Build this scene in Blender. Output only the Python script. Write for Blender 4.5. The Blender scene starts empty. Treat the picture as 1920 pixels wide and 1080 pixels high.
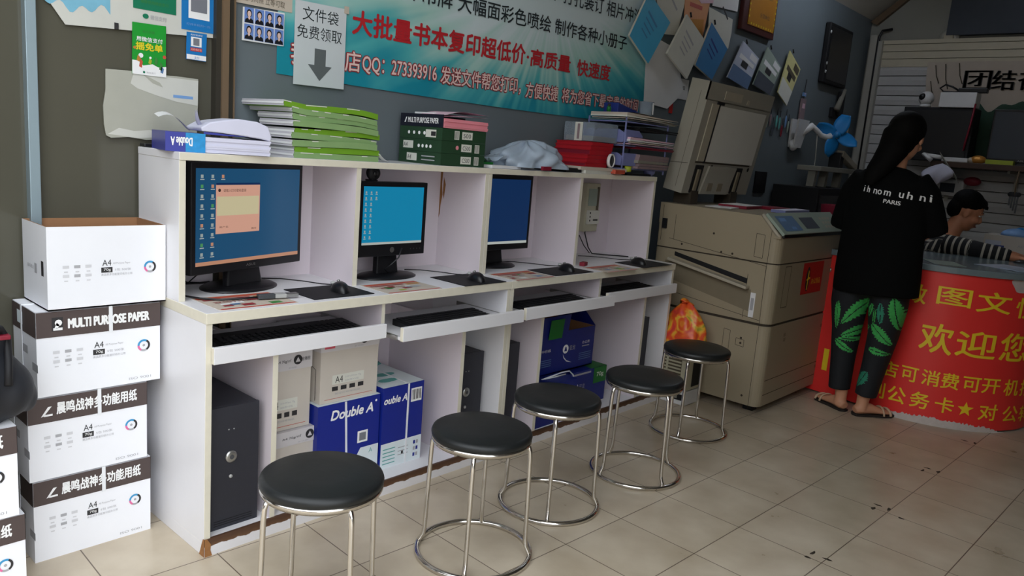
import bpy, bmesh, math, random
from mathutils import Vector, Matrix
from mathutils.bvhtree import BVHTree
random.seed(7)
SC = bpy.context.scene
COL = SC.collection
PI = math.pi
rad = math.radians

# ---------------------------------------------------------------- materials
MATS = {}
def lin(c):
    return tuple((v/12.92 if v <= .04045 else ((v+.055)/1.055)**2.4) for v in (x/255. for x in c))
def mat(name, rgb, rough=.5, metal=0., var=.06, nscale=18., spec=.5, emit=None, estr=0., trans=0., alpha=1., bump=0., coat=0., ior=1.45):
    m = bpy.data.materials.new(name); m.use_nodes = True
    nt = m.node_tree; b = nt.nodes['Principled BSDF']
    c = lin(rgb)
    tc = nt.nodes.new('ShaderNodeTexCoord')
    nz = nt.nodes.new('ShaderNodeTexNoise'); nz.inputs['Scale'].default_value = nscale; nz.inputs['Detail'].default_value = 4
    nt.links.new(tc.outputs['Object'], nz.inputs['Vector'])
    mx = nt.nodes.new('ShaderNodeMix'); mx.data_type = 'RGBA'
    mx.inputs['A'].default_value = (*[v*(1-var) for v in c], 1)
    mx.inputs['B'].default_value = (*[min(1, v*(1+var)) for v in c], 1)
    nt.links.new(nz.outputs['Fac'], mx.inputs['Factor'])
    nt.links.new(mx.outputs['Result'], b.inputs['Base Color'])
    b.inputs['Roughness'].default_value = rough; b.inputs['Metallic'].default_value = metal
    b.inputs['Specular IOR Level'].default_value = spec; b.inputs['IOR'].default_value = ior
    b.inputs['Transmission Weight'].default_value = trans; b.inputs['Alpha'].default_value = alpha
    b.inputs['Coat Weight'].default_value = coat
    if emit:
        b.inputs['Emission Color'].default_value = (*lin(emit), 1); b.inputs['Emission Strength'].default_value = estr
    if bump:
        bp = nt.nodes.new('ShaderNodeBump'); bp.inputs['Strength'].default_value = bump; bp.inputs['Distance'].default_value = .01
        nt.links.new(nz.outputs['Fac'], bp.inputs['Height']); nt.links.new(bp.outputs['Normal'], b.inputs['Normal'])
    MATS[name] = m
    return m
def ramp(nt, fac, stops):
    r = nt.nodes.new('ShaderNodeValToRGB'); e = r.color_ramp.elements
    while len(e) < len(stops): e.new(.5)
    for i, (p, c) in enumerate(stops):
        e[i].position = p; e[i].color = (*lin(c), 1)
    nt.links.new(fac, r.inputs['Fac']); return r
def link_color(m, sock):
    b = m.node_tree.nodes['Principled BSDF']; m.node_tree.links.new(sock, b.inputs['Base Color'])
def math_node(nt, op, a, b=None, c=None):
    n = nt.nodes.new('ShaderNodeMath'); n.operation = op
    for i, v in enumerate((a, b, c)):
        if v is None: continue
        if hasattr(v, 'links'): nt.links.new(v, n.inputs[i])
        else: n.inputs[i].default_value = v
    return n.outputs[0]

# ---------------------------------------------------------------- mesh builder
def V3(*a): return Vector(a)
TXT = {}
def text_geo(body, bold=0.):
    k = (body, bold)
    if k not in TXT:
        c = bpy.data.curves.new('t', 'FONT'); c.body = body; c.size = 1; c.offset = bold; c.resolution_u = 3
        o = bpy.data.objects.new('t', c); me = bpy.data.meshes.new_from_object(o)
        vs = [(v.co.x, v.co.y) for v in me.vertices]; fs = [tuple(p.vertices) for p in me.polygons]
        bpy.data.objects.remove(o); bpy.data.curves.remove(c); bpy.data.meshes.remove(me)
        x0 = min(v[0] for v in vs); x1 = max(v[0] for v in vs); y0 = min(v[1] for v in vs); y1 = max(v[1] for v in vs)
        TXT[k] = ([((x-x0)/max(1e-6, x1-x0), (y-y0)/max(1e-6, y1-y0)) for x, y in vs], fs)
    return TXT[k]
class MB:
    def __init__(s): s.v = []; s.f = []; s.m = []; s.sm = []; s.names = []
    def mi(s, n):
        if n not in s.names: s.names.append(n)
        return s.names.index(n)
    def add(s, vs, fs, m, smooth=False):
        o = len(s.v); s.v += [tuple(p) for p in vs]; k = s.mi(m)
        for f in fs: s.f.append(tuple(i+o for i in f)); s.m.append(k); s.sm.append(smooth)
        return s
    def box(s, x0, x1, y0, y1, z0, z1, m, **kw):
        vs = [(x, y, z) for z in (z0, z1) for y in (y0, y1) for x in (x0, x1)]
        for key, f in (('bot', (0, 2, 3, 1)), ('top', (4, 5, 7, 6)), ('fr', (0, 1, 5, 4)), ('bk', (2, 6, 7, 3)), ('lf', (0, 4, 6, 2)), ('rt', (1, 3, 7, 5))):
            mm = kw.get(key, m)
            if mm: s.add([vs[i] for i in f], [(0, 1, 2, 3)], mm)
        return s
    def weld(s):
        return s
    def obox(s, c, size, m, R=None, **kw):
        t = MB(); a, b, d = (q/2 for q in size); t.box(-a, a, -b, b, -d, d, m, **kw)
        return s.merge(t, R, c)
    def merge(s, t, R=None, c=(0, 0, 0)):
        c = Vector(c); o = len(s.v)
        s.v += [tuple((R @ Vector(p) if R else Vector(p))+c) for p in t.v]
        for f, k, q in zip(t.f, t.m, t.sm): s.f.append(tuple(i+o for i in f)); s.m.append(s.mi(t.names[k])); s.sm.append(q)
        return s
    def rect(s, o, u, v, w, h, m, n=0.):
        o = Vector(o); u = Vector(u); v = Vector(v); o = o+u.cross(v)*n
        return s.add([o, o+u*w, o+u*w+v*h, o+v*h], [(0, 1, 2, 3)], m)
    def poly(s, pts, m): return s.add(pts, [tuple(range(len(pts)))], m)
    def prism(s, pts, ex, m, side=None, back=None):
        ex = Vector(ex); n = len(pts); a = [Vector(p) for p in pts]; b = [p+ex for p in a]
        s.add(a, [tuple(range(n))], m); s.add(b, [tuple(reversed(range(n)))], back or m)
        for i in range(n):
            j = (i+1) % n; s.add([a[i], b[i], b[j], a[j]], [(0, 1, 2, 3)], side or m)
        return s
    def text(s, body, o, u, v, w, h, m, n=.0008, bold=0.):
        g, fs = text_geo(body); o = Vector(o); u = Vector(u); v = Vector(v); N = u.cross(v).normalized()*n
        k = 8 if bold >= .05 else 4; d = bold*h; N1 = u.cross(v).normalized()
        for j, a in enumerate([(0, 0)] if bold <= 0 else [(0, 0)]+[(d*math.cos(2*PI*i/k+.4), d*math.sin(2*PI*i/k+.4)) for i in range(k)]):
            s.add([o+u*(x*w+a[0])+v*(y*h+a[1])+N+N1*(j*.00012) for x, y in g], fs, m)
        return s
    def disc(s, c, u, v, r, m, n=.0008, k=20, r2=None, r0=0., a0=0., a1=2*PI):
        c = Vector(c); u = Vector(u); v = Vector(v); N = u.cross(v)*n; r2 = r2 or r
        an = [a0+(a1-a0)*i/k for i in range(k+1)]
        if r0 <= 0:
            return s.add([c+u*(r*math.cos(a))+v*(r2*math.sin(a))+N for a in an[:-1] if True], [tuple(range(k))], m)
        P = [c+u*(q*math.cos(a))+v*(q*math.sin(a))+N for a in an for q in (r0, r)]
        return s.add(P, [(2*i, 2*i+1, 2*i+3, 2*i+2) for i in range(k)], m)
    def lathe(s, prof, m, c=(0, 0, 0), n=32, R=None, smooth=True):
        vs = []; fs = []; c = Vector(c)
        for r, z in prof:
            for i in range(n):
                a = 2*PI*i/n; p = Vector((r*math.cos(a), r*math.sin(a), z)); vs.append((R @ p if R else p)+c)
        for j in range(len(prof)-1):
            for i in range(n):
                k = (i+1) % n; fs.append((j*n+i, j*n+k, (j+1)*n+k, (j+1)*n+i))
        return s.add(vs, fs, m, smooth)
    def tube(s, pts, r, m, n=10, caps=True, closed=False):
        P = [Vector(p) for p in pts]; N = len(P); rr = r if isinstance(r, (list, tuple)) else [r]*N
        vs = []; fs = []; ref = None
        for i, p in enumerate(P):
            if closed: t = P[(i+1) % N]-P[i-1]
            else: t = P[min(i+1, N-1)]-P[max(i-1, 0)]
            t.normalize()
            if ref is None: ref = Vector((0, 0, 1)) if abs(t.z) < .9 else Vector((1, 0, 0))
            a = (ref-t*ref.dot(t)); a.normalize(); b = t.cross(a); ref = a
            for k in range(n):
                q = 2*PI*k/n; vs.append(p+a*(rr[i]*math.cos(q))+b*(rr[i]*math.sin(q)))
        L = N if closed else N-1
        for i in range(L):
            j = (i+1) % N
            for k in range(n):
                l = (k+1) % n; fs.append((i*n+k, i*n+l, j*n+l, j*n+k))
        if caps and not closed: fs += [tuple(reversed(range(n))), tuple((N-1)*n+k for k in range(n))]
        return s.add(vs, fs, m, True)
    def ell(s, c, r, m, R=None, nu=20, nv=12):
        vs = []; fs = []; c = Vector(c)
        for j in range(nv+1):
            t = PI*j/nv
            for i in range(nu):
                a = 2*PI*i/nu; p = Vector((r[0]*math.sin(t)*math.cos(a), r[1]*math.sin(t)*math.sin(a), r[2]*math.cos(t)))
                vs.append((R @ p if R else p)+c)
        for j in range(nv):
            for i in range(nu):
                k = (i+1) % nu; fs.append((j*nu+i, (j+1)*nu+i, (j+1)*nu+k, j*nu+k))
        return s.add(vs, fs, m, True)
    def loft(s, rings, m, ref=(1, 0, 0), n=20):
        """rings: (centre, half width along ref, half width across)"""
        vs = []; fs = []; P = [Vector(r[0]) for r in rings]; N = len(P); ref = Vector(ref)
        for i, (p, ra, rb) in enumerate(rings):
            t = P[min(i+1, N-1)]-P[max(i-1, 0)]; t.normalize()
            a = ref-t*ref.dot(t)
            if a.length < .1: a = Vector((0, 0, 1))-t*t.z
            a.normalize(); b = t.cross(a)
            for k in range(n):
                q = 2*PI*k/n; vs.append(P[i]+a*(ra*math.cos(q))+b*(rb*math.sin(q)))
        for i in range(N-1):
            for k in range(n):
                l = (k+1) % n; fs.append((i*n+k, i*n+l, (i+1)*n+l, (i+1)*n+k))
        fs += [tuple(reversed(range(n))), tuple((N-1)*n+k for k in range(n))]
        return s.add(vs, fs, m, True)
    def grid(s, fn, nu, nv, m, smooth=True):
        vs = [fn(i/nu, j/nv) for j in range(nv+1) for i in range(nu+1)]
        fs = [(j*(nu+1)+i, j*(nu+1)+i+1, (j+1)*(nu+1)+i+1, (j+1)*(nu+1)+i) for j in range(nv) for i in range(nu)]
        return s.add(vs, fs, m, smooth)
    def build(s, name, parent=None, loc=None, rz=0., bevel=0., seg=2, merge=True, mods=None):
        me = bpy.data.meshes.new(name); me.from_pydata(s.v, [], s.f)
        for n in s.names: me.materials.append(MATS[n])
        for p, k, q in zip(me.polygons, s.m, s.sm): p.material_index = k; p.use_smooth = q
        if merge:
            bm = bmesh.new(); bm.from_mesh(me); bmesh.ops.remove_doubles(bm, verts=bm.verts, dist=1e-5); bm.to_mesh(me); bm.free()
        me.update()
        o = bpy.data.objects.new(name, me); COL.objects.link(o)
        if parent: o.parent = parent
        if loc: o.location = loc
        o.rotation_euler.z = rz
        if bevel:
            b = o.modifiers.new('b', 'BEVEL'); b.width = bevel; b.segments = seg; b.limit_method = 'ANGLE'; b.angle_limit = rad(40)
        return o
def organic(mb, name, voxel, parent=None, smooth=4):
    """join the overlapping lofts of a builder into one continuous skin"""
    o = mb.build('tmp', merge=False)
    r = o.modifiers.new('r', 'REMESH'); r.mode = 'VOXEL'; r.voxel_size = voxel
    if smooth:
        q = o.modifiers.new('s', 'SMOOTH'); q.iterations = smooth; q.factor = .5
    bpy.context.view_layer.update()
    dg = bpy.context.evaluated_depsgraph_get()
    me = bpy.data.meshes.new_from_object(o.evaluated_get(dg)); me.name = name
    bpy.data.objects.remove(o)
    me.materials.clear()
    for n in mb.names: me.materials.append(MATS[n])
    for p in me.polygons: p.use_smooth = True; p.material_index = 0
    w = bpy.data.objects.new(name, me); COL.objects.link(w)
    if parent: w.parent = parent
    return w
def tag(o, label=None, cat=None, group=None, kind=None):
    if label: o['label'] = label
    if cat: o['category'] = cat
    if group: o['group'] = group
    if kind: o['kind'] = kind
    return o
def thing(name, label, cat, loc=(0, 0, 0), rz=0., group=None):
    o = bpy.data.objects.new(name, None); COL.objects.link(o); o.location = loc; o.rotation_euler.z = rz
    o.empty_display_size = .05
    return tag(o, label, cat, group)
def dup(root, loc=None, rz=None, label=None):
    def cp(o, parent):
        c = o.copy(); COL.objects.link(c); c.parent = parent
        for ch in list(kids.get(o.name, ())): cp(ch, c)
        return c
    kids = {}
    for o in bpy.data.objects:
        if o.parent: kids.setdefault(o.parent.name, []).append(o)
    c = cp(root, None)
    if loc: c.location = loc
    if rz is not None: c.rotation_euler.z = rz
    if label: c['label'] = label
    return c
def struct(mb, name, parent=None, **kw):
    o = mb.build(name, parent, **kw)
    if not parent: o['kind'] = 'structure'
    return o
def solid(mb, name, label, cat, loc=(0, 0, 0), rz=0., group=None, **kw):
    return tag(mb.build(name, None, loc, rz, **kw), label, cat, group)
ORD = ['bottom', 'second', 'third', 'fourth', 'fifth', 'sixth', 'seventh', 'eighth', 'ninth']
UX, UY, UZ = Vector((1, 0, 0)), Vector((0, 1, 0)), Vector((0, 0, 1))
def Rz(a): return Matrix.Rotation(a, 3, 'Z')
def Rx(a): return Matrix.Rotation(a, 3, 'X')
def Ry(a): return Matrix.Rotation(a, 3, 'Y')

# ---------------------------------------------------------------- camera
cam = bpy.data.objects.new('camera', bpy.data.cameras.new('camera')); COL.objects.link(cam)
cam.data.sensor_width = 36; cam.data.lens = 27.084; cam.data.clip_end = 60
right = Vector((.671622, -.736617, .079490)); down = Vector((-.078110, -.177090, -.981090)); fwd = Vector((.736765, .652713, -.176475))
cam.matrix_world = Matrix(((right.x, -down.x, -fwd.x, -1.10775), (right.y, -down.y, -fwd.y, -2.22637), (right.z, -down.z, -fwd.z, 1.38524), (0, 0, 0, 1)))
SC.camera = cam

# ---------------------------------------------------------------- palette
P = dict
for n, kw in {
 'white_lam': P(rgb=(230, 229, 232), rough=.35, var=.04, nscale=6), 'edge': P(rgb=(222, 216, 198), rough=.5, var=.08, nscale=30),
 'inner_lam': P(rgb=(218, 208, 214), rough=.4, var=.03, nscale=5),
 'black_pl': P(rgb=(22, 22, 25), rough=.35, var=.15), 'black_mt': P(rgb=(17, 17, 21), rough=.65, var=.2), 'case': P(rgb=(44, 45, 53), rough=.5, var=.12, nscale=60),
 'key': P(rgb=(26, 26, 29), rough=.45), 'grey_key': P(rgb=(70, 72, 76), rough=.4),
 'vinyl': P(rgb=(24, 27, 28), rough=.42, var=.12, nscale=40, bump=.04), 'chrome': P(rgb=(212, 208, 202), rough=.14, metal=1., var=.03),
 'silver': P(rgb=(180, 180, 178), rough=.3, metal=.9), 'silver_pl': P(rgb=(178, 178, 176), rough=.35),
 'carton_w': P(rgb=(238, 239, 244), rough=.55, var=.02, nscale=9), 'carton_in': P(rgb=(158, 116, 82), rough=.85, var=.1), 'band': P(rgb=(78, 66, 64), rough=.55, var=.05),
 'strap': P(rgb=(232, 234, 238), rough=.4), 'ink': P(rgb=(45, 44, 46), rough=.6), 'ink_g': P(rgb=(170, 170, 174), rough=.6), 'ink_w': P(rgb=(240, 240, 240), rough=.5),
 'ink_f': P(rgb=(208, 208, 212), rough=.6), 'cyan': P(rgb=(60, 150, 200), rough=.5), 'magenta': P(rgb=(225, 110, 160), rough=.5),
 'carton_c': P(rgb=(202, 194, 184), rough=.6, var=.04), 'lid_c': P(rgb=(206, 202, 204), rough=.55, var=.03), 'pink_ink': P(rgb=(214, 92, 108), rough=.6),
 'blue_c': P(rgb=(22, 40, 138), rough=.35, var=.06), 'navy_c': P(rgb=(22, 38, 118), rough=.4, var=.08), 'green_l': P(rgb=(22, 110, 42), rough=.45), 'teal': P(rgb=(96, 170, 165), rough=.5),
 'pale_l': P(rgb=(222, 232, 236), rough=.5), 'qr_grey': P(rgb=(120, 122, 130), rough=.6),
 'wall_p': P(rgb=(104, 113, 118), rough=.55, var=.04, nscale=3), 'wall_far_p': P(rgb=(150, 150, 142), rough=.8, var=.06, nscale=4),
 'rust_w': P(rgb=(150, 104, 62), rough=.9, var=.3, nscale=60), 'wall_right_p': P(rgb=(112, 108, 102), rough=.8, var=.06, nscale=4), 'ceil_p': P(rgb=(190, 186, 176), rough=.9, var=.05, nscale=3), 'trim_br': P(rgb=(88, 80, 64), rough=.5), 'trim_dk': P(rgb=(52, 48, 40), rough=.5), 'brown_tr': P(rgb=(112, 92, 70), rough=.6),
 'post_m': P(rgb=(150, 168, 176), rough=.35, metal=.35, var=.05), 'olive': P(rgb=(86, 84, 73), rough=.12, var=.12, nscale=2.2, spec=.42),
 'shut': P(rgb=(196, 196, 196), rough=.5, var=.05), 'shut_y': P(rgb=(204, 196, 174), rough=.6, var=.06), 'rail': P(rgb=(178, 176, 166), rough=.4), 'slate': P(rgb=(70, 76, 86), rough=.7, var=.08),
 'paper': P(rgb=(228, 228, 228), rough=.7, var=.03), 'paper_b': P(rgb=(214, 214, 204), rough=.75, var=.05),  'paper_g': P(rgb=(196, 194, 200), rough=.75, var=.1, nscale=30), 'paper_lav': P(rgb=(206, 206, 224), rough=.7, var=.03), 'notice': P(rgb=(206, 212, 216), rough=.55, var=.03),
 'grey_ar': P(rgb=(98, 104, 106), rough=.6), 'bk_ink': P(rgb=(32, 42, 46), rough=.6), 'red_ink': P(rgb=(186, 36, 44), rough=.55), 'crim': P(rgb=(150, 52, 58), rough=.55), 'cream_ink': P(rgb=(236, 206, 198), rough=.55),
 'wx_green': P(rgb=(22, 118, 84), rough=.4), 'card_green': P(rgb=(30, 152, 50), rough=.4), 'yellow': P(rgb=(226, 208, 40), rough=.5), 'ali_blue': P(rgb=(28, 118, 186), rough=.4),
 'leaf_g2': P(rgb=(60, 130, 60), rough=.5), 'rust': P(rgb=(196, 82, 60), rough=.5), 'sheet_g': P(rgb=(172, 172, 160), rough=.7, var=.08, nscale=14), 'sheet_l': P(rgb=(204, 204, 196), rough=.7, var=.05),
 'sky_pr': P(rgb=(120, 180, 204), rough=.6, var=.25, nscale=14), 'id_blue': P(rgb=(110, 140, 206), rough=.4), 'hair_bk': P(rgb=(20, 20, 26), rough=.5), 'skin_pr': P(rgb=(226, 194, 182), rough=.5),
 'green_pk': P(rgb=(112, 160, 40), rough=.5, var=.15, nscale=12), 'green_pk2': P(rgb=(132, 164, 108), rough=.55, var=.12, nscale=14), 'ream_g': P(rgb=(38, 66, 44), rough=.45, var=.08), 'ream_n': P(rgb=(24, 26, 40), rough=.4), 'pink_p': P(rgb=(226, 140, 152), rough=.7), 'pink_l': P(rgb=(228, 190, 206), rough=.65),
 'ream_b': P(rgb=(52, 58, 150), rough=.35), 'ream_cy': P(rgb=(30, 140, 200), rough=.35, var=.3, nscale=60),
 'red_f': P(rgb=(178, 28, 40), rough=.4, var=.1), 'gold': P(rgb=(214, 150, 70), rough=.4, metal=.4), 'tray_b': P(rgb=(124, 130, 180), rough=.45), 'navy': P(rgb=(32, 52, 130), rough=.5), 'mauve': P(rgb=(142, 122, 126), rough=.7, var=.1),
 'cop': P(rgb=(158, 146, 123), rough=.42, var=.03, nscale=5), 'cop_d': P(rgb=(128, 118, 98), rough=.45), 'cop_l': P(rgb=(176, 168, 150), rough=.4), 'cop_lid': P(rgb=(158, 154, 142), rough=.45, var=.03), 'platen': P(rgb=(214, 212, 204), rough=.5, var=.03), 'seam': P(rgb=(58, 50, 40), rough=.8), 'panel_g': P(rgb=(150, 164, 152), rough=.4), 'panel_b': P(rgb=(92, 126, 168), rough=.3),
 'red_st': P(rgb=(196, 44, 38), rough=.45), 'count_red': P(rgb=(240, 60, 56), rough=.33, var=.04, nscale=4), 'count_yel': P(rgb=(250, 216, 48), rough=.4), 'count_top': P(rgb=(118, 132, 138), rough=.22, var=.1), 'plaster': P(rgb=(206, 196, 190), rough=.9, var=.12, nscale=40), 'tan': P(rgb=(168, 150, 112), rough=.6),
 'skin': P(rgb=(206, 150, 118), rough=.5, var=.05), 'skin_d': P(rgb=(196, 132, 98), rough=.5, var=.05), 'lip': P(rgb=(168, 86, 80), rough=.5), 'tee': P(rgb=(9, 10, 11), rough=.9, var=.2, nscale=30, spec=.15), 'trouser': P(rgb=(24, 27, 32), rough=.75, var=.2), 'leafpr': P(rgb=(66, 172, 86), rough=.7, var=.35, nscale=60), 'leafpr2': P(rgb=(44, 132, 104), rough=.7, var=.35, nscale=60),
 'hair': P(rgb=(9, 8, 8), rough=.7, var=.3, nscale=80, spec=.12), 'sandal': P(rgb=(206, 176, 146), rough=.6), 'sole': P(rgb=(40, 32, 28), rough=.8),
 'fan_b': P(rgb=(28, 124, 190), rough=.35), 'white_pl': P(rgb=(220, 220, 220), rough=.35), 'dark_wood': P(rgb=(66, 44, 32), rough=.5, var=.2), 'shelf_w': P(rgb=(120, 104, 84), rough=.5, var=.1),
 'plaque': P(rgb=(190, 128, 44), rough=.35, metal=.3, var=.08), 'wood_red': P(rgb=(70, 26, 22), rough=.4), 'bag_or': P(rgb=(226, 86, 40), rough=.35, var=.5, nscale=9), 'clear_pl': P(rgb=(212, 224, 236), rough=.25, trans=.75, ior=1.1),
 'bin_bag': P(rgb=(30, 32, 38), rough=.6, var=.25, nscale=14, bump=.25), 'dk_red': P(rgb=(128, 22, 44), rough=.5), 'lime': P(rgb=(164, 176, 52), rough=.5), 'lt_blue': P(rgb=(120, 160, 210), rough=.5), 'beige_pr': P(rgb=(196, 184, 170), rough=.7, var=.06), 'hill': P(rgb=(46, 78, 62), rough=.7, var=.25, nscale=20),
 'meter': P(rgb=(186, 182, 158), rough=.45), 'asphalt': P(rgb=(120, 118, 112), rough=.9, var=.15, nscale=40), 'brick': P(rgb=(140, 124, 110), rough=.9, var=.2, nscale=5), 'broch': P(rgb=(190, 196, 212), rough=.45), 'broch_b': P(rgb=(96, 122, 158), rough=.45), 'broch_y': P(rgb=(206, 200, 140), rough=.45), 'bklt_b': P(rgb=(62, 170, 214), rough=.5, var=.05), 'bklt_d': P(rgb=(52, 124, 180), rough=.5, var=.05), 'bklt_o': P(rgb=(226, 160, 110), rough=.6), 'grey_pl': P(rgb=(140, 138, 128), rough=.5), 'clearbag': P(rgb=(190, 206, 224), rough=.3, trans=.25, var=.1),
}.items(): mat(n, **kw)
for n, c, e, s in (('scr_blue', (6, 10, 14), (26, 72, 106), 1.), ('scr_cyan', (6, 10, 14), (18, 122, 160), 1.), ('scr_navy', (6, 8, 14), (16, 44, 84), .9), ('scr_pink', (10, 8, 8), (206, 156, 136), .9), ('scr_cream', (10, 10, 8), (196, 186, 150), .9), ('scr_icon', (10, 10, 10), (180, 192, 190), .6), ('scr_green', (8, 10, 8), (90, 170, 110), .6), ('scr_orange', (10, 9, 8), (206, 150, 120), .7), ('scr_bar', (10, 10, 10), (170, 176, 172), .9), ('scr_ink', (6, 6, 6), (70, 50, 44), .7), ('lamp_on', (240, 240, 240), (228, 238, 255), 36.), ('led_blue', (10, 10, 30), (70, 60, 220), 2.), ('scr_off_glow', (34, 38, 44), (30, 36, 44), .2)):
    mat(n, c, rough=.25, emit=e, estr=s)

# floor tiles
def tile_mat():
    m = mat('tiles', (200, 190, 176), rough=.28, spec=.5); nt = m.node_tree; b = nt.nodes['Principled BSDF']
    tc = nt.nodes.new('ShaderNodeTexCoord'); mp = nt.nodes.new('ShaderNodeMapping')
    a = .0442; mp.inputs['Rotation'].default_value = (0, 0, a)
    tx, ty = -2.085*.33, 1.125*.33
    mp.inputs['Location'].default_value = (math.cos(a)*tx-math.sin(a)*ty+.33*20, math.sin(a)*tx+math.cos(a)*ty+.33*20, 0)
    nt.links.new(tc.outputs['Object'], mp.inputs['Vector'])
    br = nt.nodes.new('ShaderNodeTexBrick'); br.offset = 0; br.squash = 1
    br.inputs['Scale'].default_value = 1; br.inputs['Brick Width'].default_value = .33; br.inputs['Row Height'].default_value = .33
    br.inputs['Mortar Size'].default_value = .0022; br.inputs['Mortar Smooth'].default_value = .3; br.inputs['Bias'].default_value = 0
    br.inputs['Color1'].default_value = (*lin((198, 185, 164)), 1); br.inputs['Color2'].default_value = (*lin((208, 195, 174)), 1); br.inputs['Mortar'].default_value = (*lin((112, 98, 84)), 1)
    nt.links.new(mp.outputs['Vector'], br.inputs['Vector'])
    nz = nt.nodes.new('ShaderNodeTexNoise'); nz.inputs['Scale'].default_value = 5; nz.inputs['Detail'].default_value = 8; nt.links.new(tc.outputs['Object'], nz.inputs['Vector'])
    mx = nt.nodes.new('ShaderNodeMix'); mx.data_type = 'RGBA'; mx.blend_type = 'MULTIPLY'; mx.inputs['Factor'].default_value = 1
    rp = ramp(nt, nz.outputs['Fac'], [(.3, (226, 222, 216)), (.7, (255, 255, 255))])
    nt.links.new(br.outputs['Color'], mx.inputs['A']); nt.links.new(rp.outputs['Color'], mx.inputs['B']); nt.links.new(mx.outputs['Result'], b.inputs['Base Color'])
    r2 = math_node(nt, 'MULTIPLY_ADD', nz.outputs['Fac'], .25, .2); nt.links.new(r2, b.inputs['Roughness'])
tile_mat()
# kick board: white laminate peeling off brown chipboard
def peel_mat():
    m = mat('peel', (228, 226, 228), rough=.5); nt = m.node_tree
    tc = nt.nodes.new('ShaderNodeTexCoord'); sp = nt.nodes.new('ShaderNodeSeparateXYZ'); nt.links.new(tc.outputs['Object'], sp.inputs[0])
    nz = nt.nodes.new('ShaderNodeTexNoise'); nz.inputs['Scale'].default_value = 22; nz.inputs['Detail'].default_value = 6; nt.links.new(tc.outputs['Object'], nz.inputs['Vector'])
    z = math_node(nt, 'MULTIPLY_ADD', nz.outputs['Fac'], .022, sp.outputs['Z'])
    rp = ramp(nt, math_node(nt, 'MULTIPLY', z, 10.), [(.0, (226, 224, 226)), (.1, (226, 224, 226)), (.44, (226, 224, 226)), (.46, (104, 74, 52)), (.6, (84, 58, 42))])
    rp.color_ramp.interpolation = 'LINEAR'; link_color(m, rp.outputs['Color'])
peel_mat()
# printed banner: teal sky print with light rays
def banner_mat():
    m = mat('banner_pr', (90, 160, 170), rough=.45); nt = m.node_tree
    tc = nt.nodes.new('ShaderNodeTexCoord'); sp = nt.nodes.new('ShaderNodeSeparateXYZ'); nt.links.new(tc.outputs['Object'], sp.inputs[0])
    x, z = sp.outputs['X'], sp.outputs['Z']
    nz = nt.nodes.new('ShaderNodeTexNoise'); nz.inputs['Scale'].default_value = 1.6; nz.inputs['Detail'].default_value = 3; nt.links.new(tc.outputs['Object'], nz.inputs['Vector'])
    dx = math_node(nt, 'SUBTRACT', x, 2.1); dz = math_node(nt, 'SUBTRACT', z, 2.25)
    ang = math_node(nt, 'ARCTAN2', dz, dx)
    ray = nt.nodes.new('ShaderNodeTexNoise'); ray.noise_dimensions = '1D'; ray.inputs['Scale'].default_value = 9; nt.links.new(ang, ray.inputs['W'])
    # pale in the upper middle, teal along the lower edge
    t = math_node(nt, 'MULTIPLY_ADD', z, 1.5, -2.42)
    t = math_node(nt, 'ADD', t, math_node(nt, 'MULTIPLY_ADD', nz.outputs['Fac'], .9, -.45))
    t = math_node(nt, 'ADD', t, math_node(nt, 'MULTIPLY_ADD', ray.outputs['Fac'], .6, -.34))
    ex = math_node(nt, 'ABSOLUTE', math_node(nt, 'SUBTRACT', x, 1.6))
    t = math_node(nt, 'ADD', t, math_node(nt, 'MULTIPLY_ADD', ex, -.28, .2))
    rp = ramp(nt, t, [(.0, (26, 140, 160)), (.22, (82, 176, 180)), (.45, (168, 208, 200)), (.75, (206, 222, 226))]); link_color(m, rp.outputs['Color'])
banner_mat()
# marbled orange carrier bag
def bag_mat():
    m = MATS['bag_or']; nt = m.node_tree
    tc = nt.nodes.new('ShaderNodeTexCoord'); nz = nt.nodes.new('ShaderNodeTexNoise'); nz.inputs['Scale'].default_value = 9; nz.inputs['Detail'].default_value = 2; nz.inputs['Distortion'].default_value = 1.5
    nt.links.new(tc.outputs['Object'], nz.inputs['Vector'])
    rp = ramp(nt, nz.outputs['Fac'], [(.3, (214, 60, 60)), (.45, (232, 96, 40)), (.56, (238, 180, 60)), (.66, (176, 168, 60))]); link_color(m, rp.outputs['Color'])
bag_mat()
def stripe_mat(name, axis, period, off=0.):
    m = mat(name, (30, 32, 36), rough=.8); nt = m.node_tree
    at = nt.nodes.new('ShaderNodeAttribute'); at.attribute_name = 'stripe'
    s = math_node(nt, 'FRACT', math_node(nt, 'DIVIDE', at.outputs['Fac'], period))
    rp = ramp(nt, s, [(.0, (24, 25, 28)), (.62, (24, 25, 28)), (.66, (178, 172, 160)), (.96, (178, 172, 160)), (.99, (24, 25, 28))]); link_color(m, rp.outputs['Color'])
stripe_mat('stripes', 'Z', .042)
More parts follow.
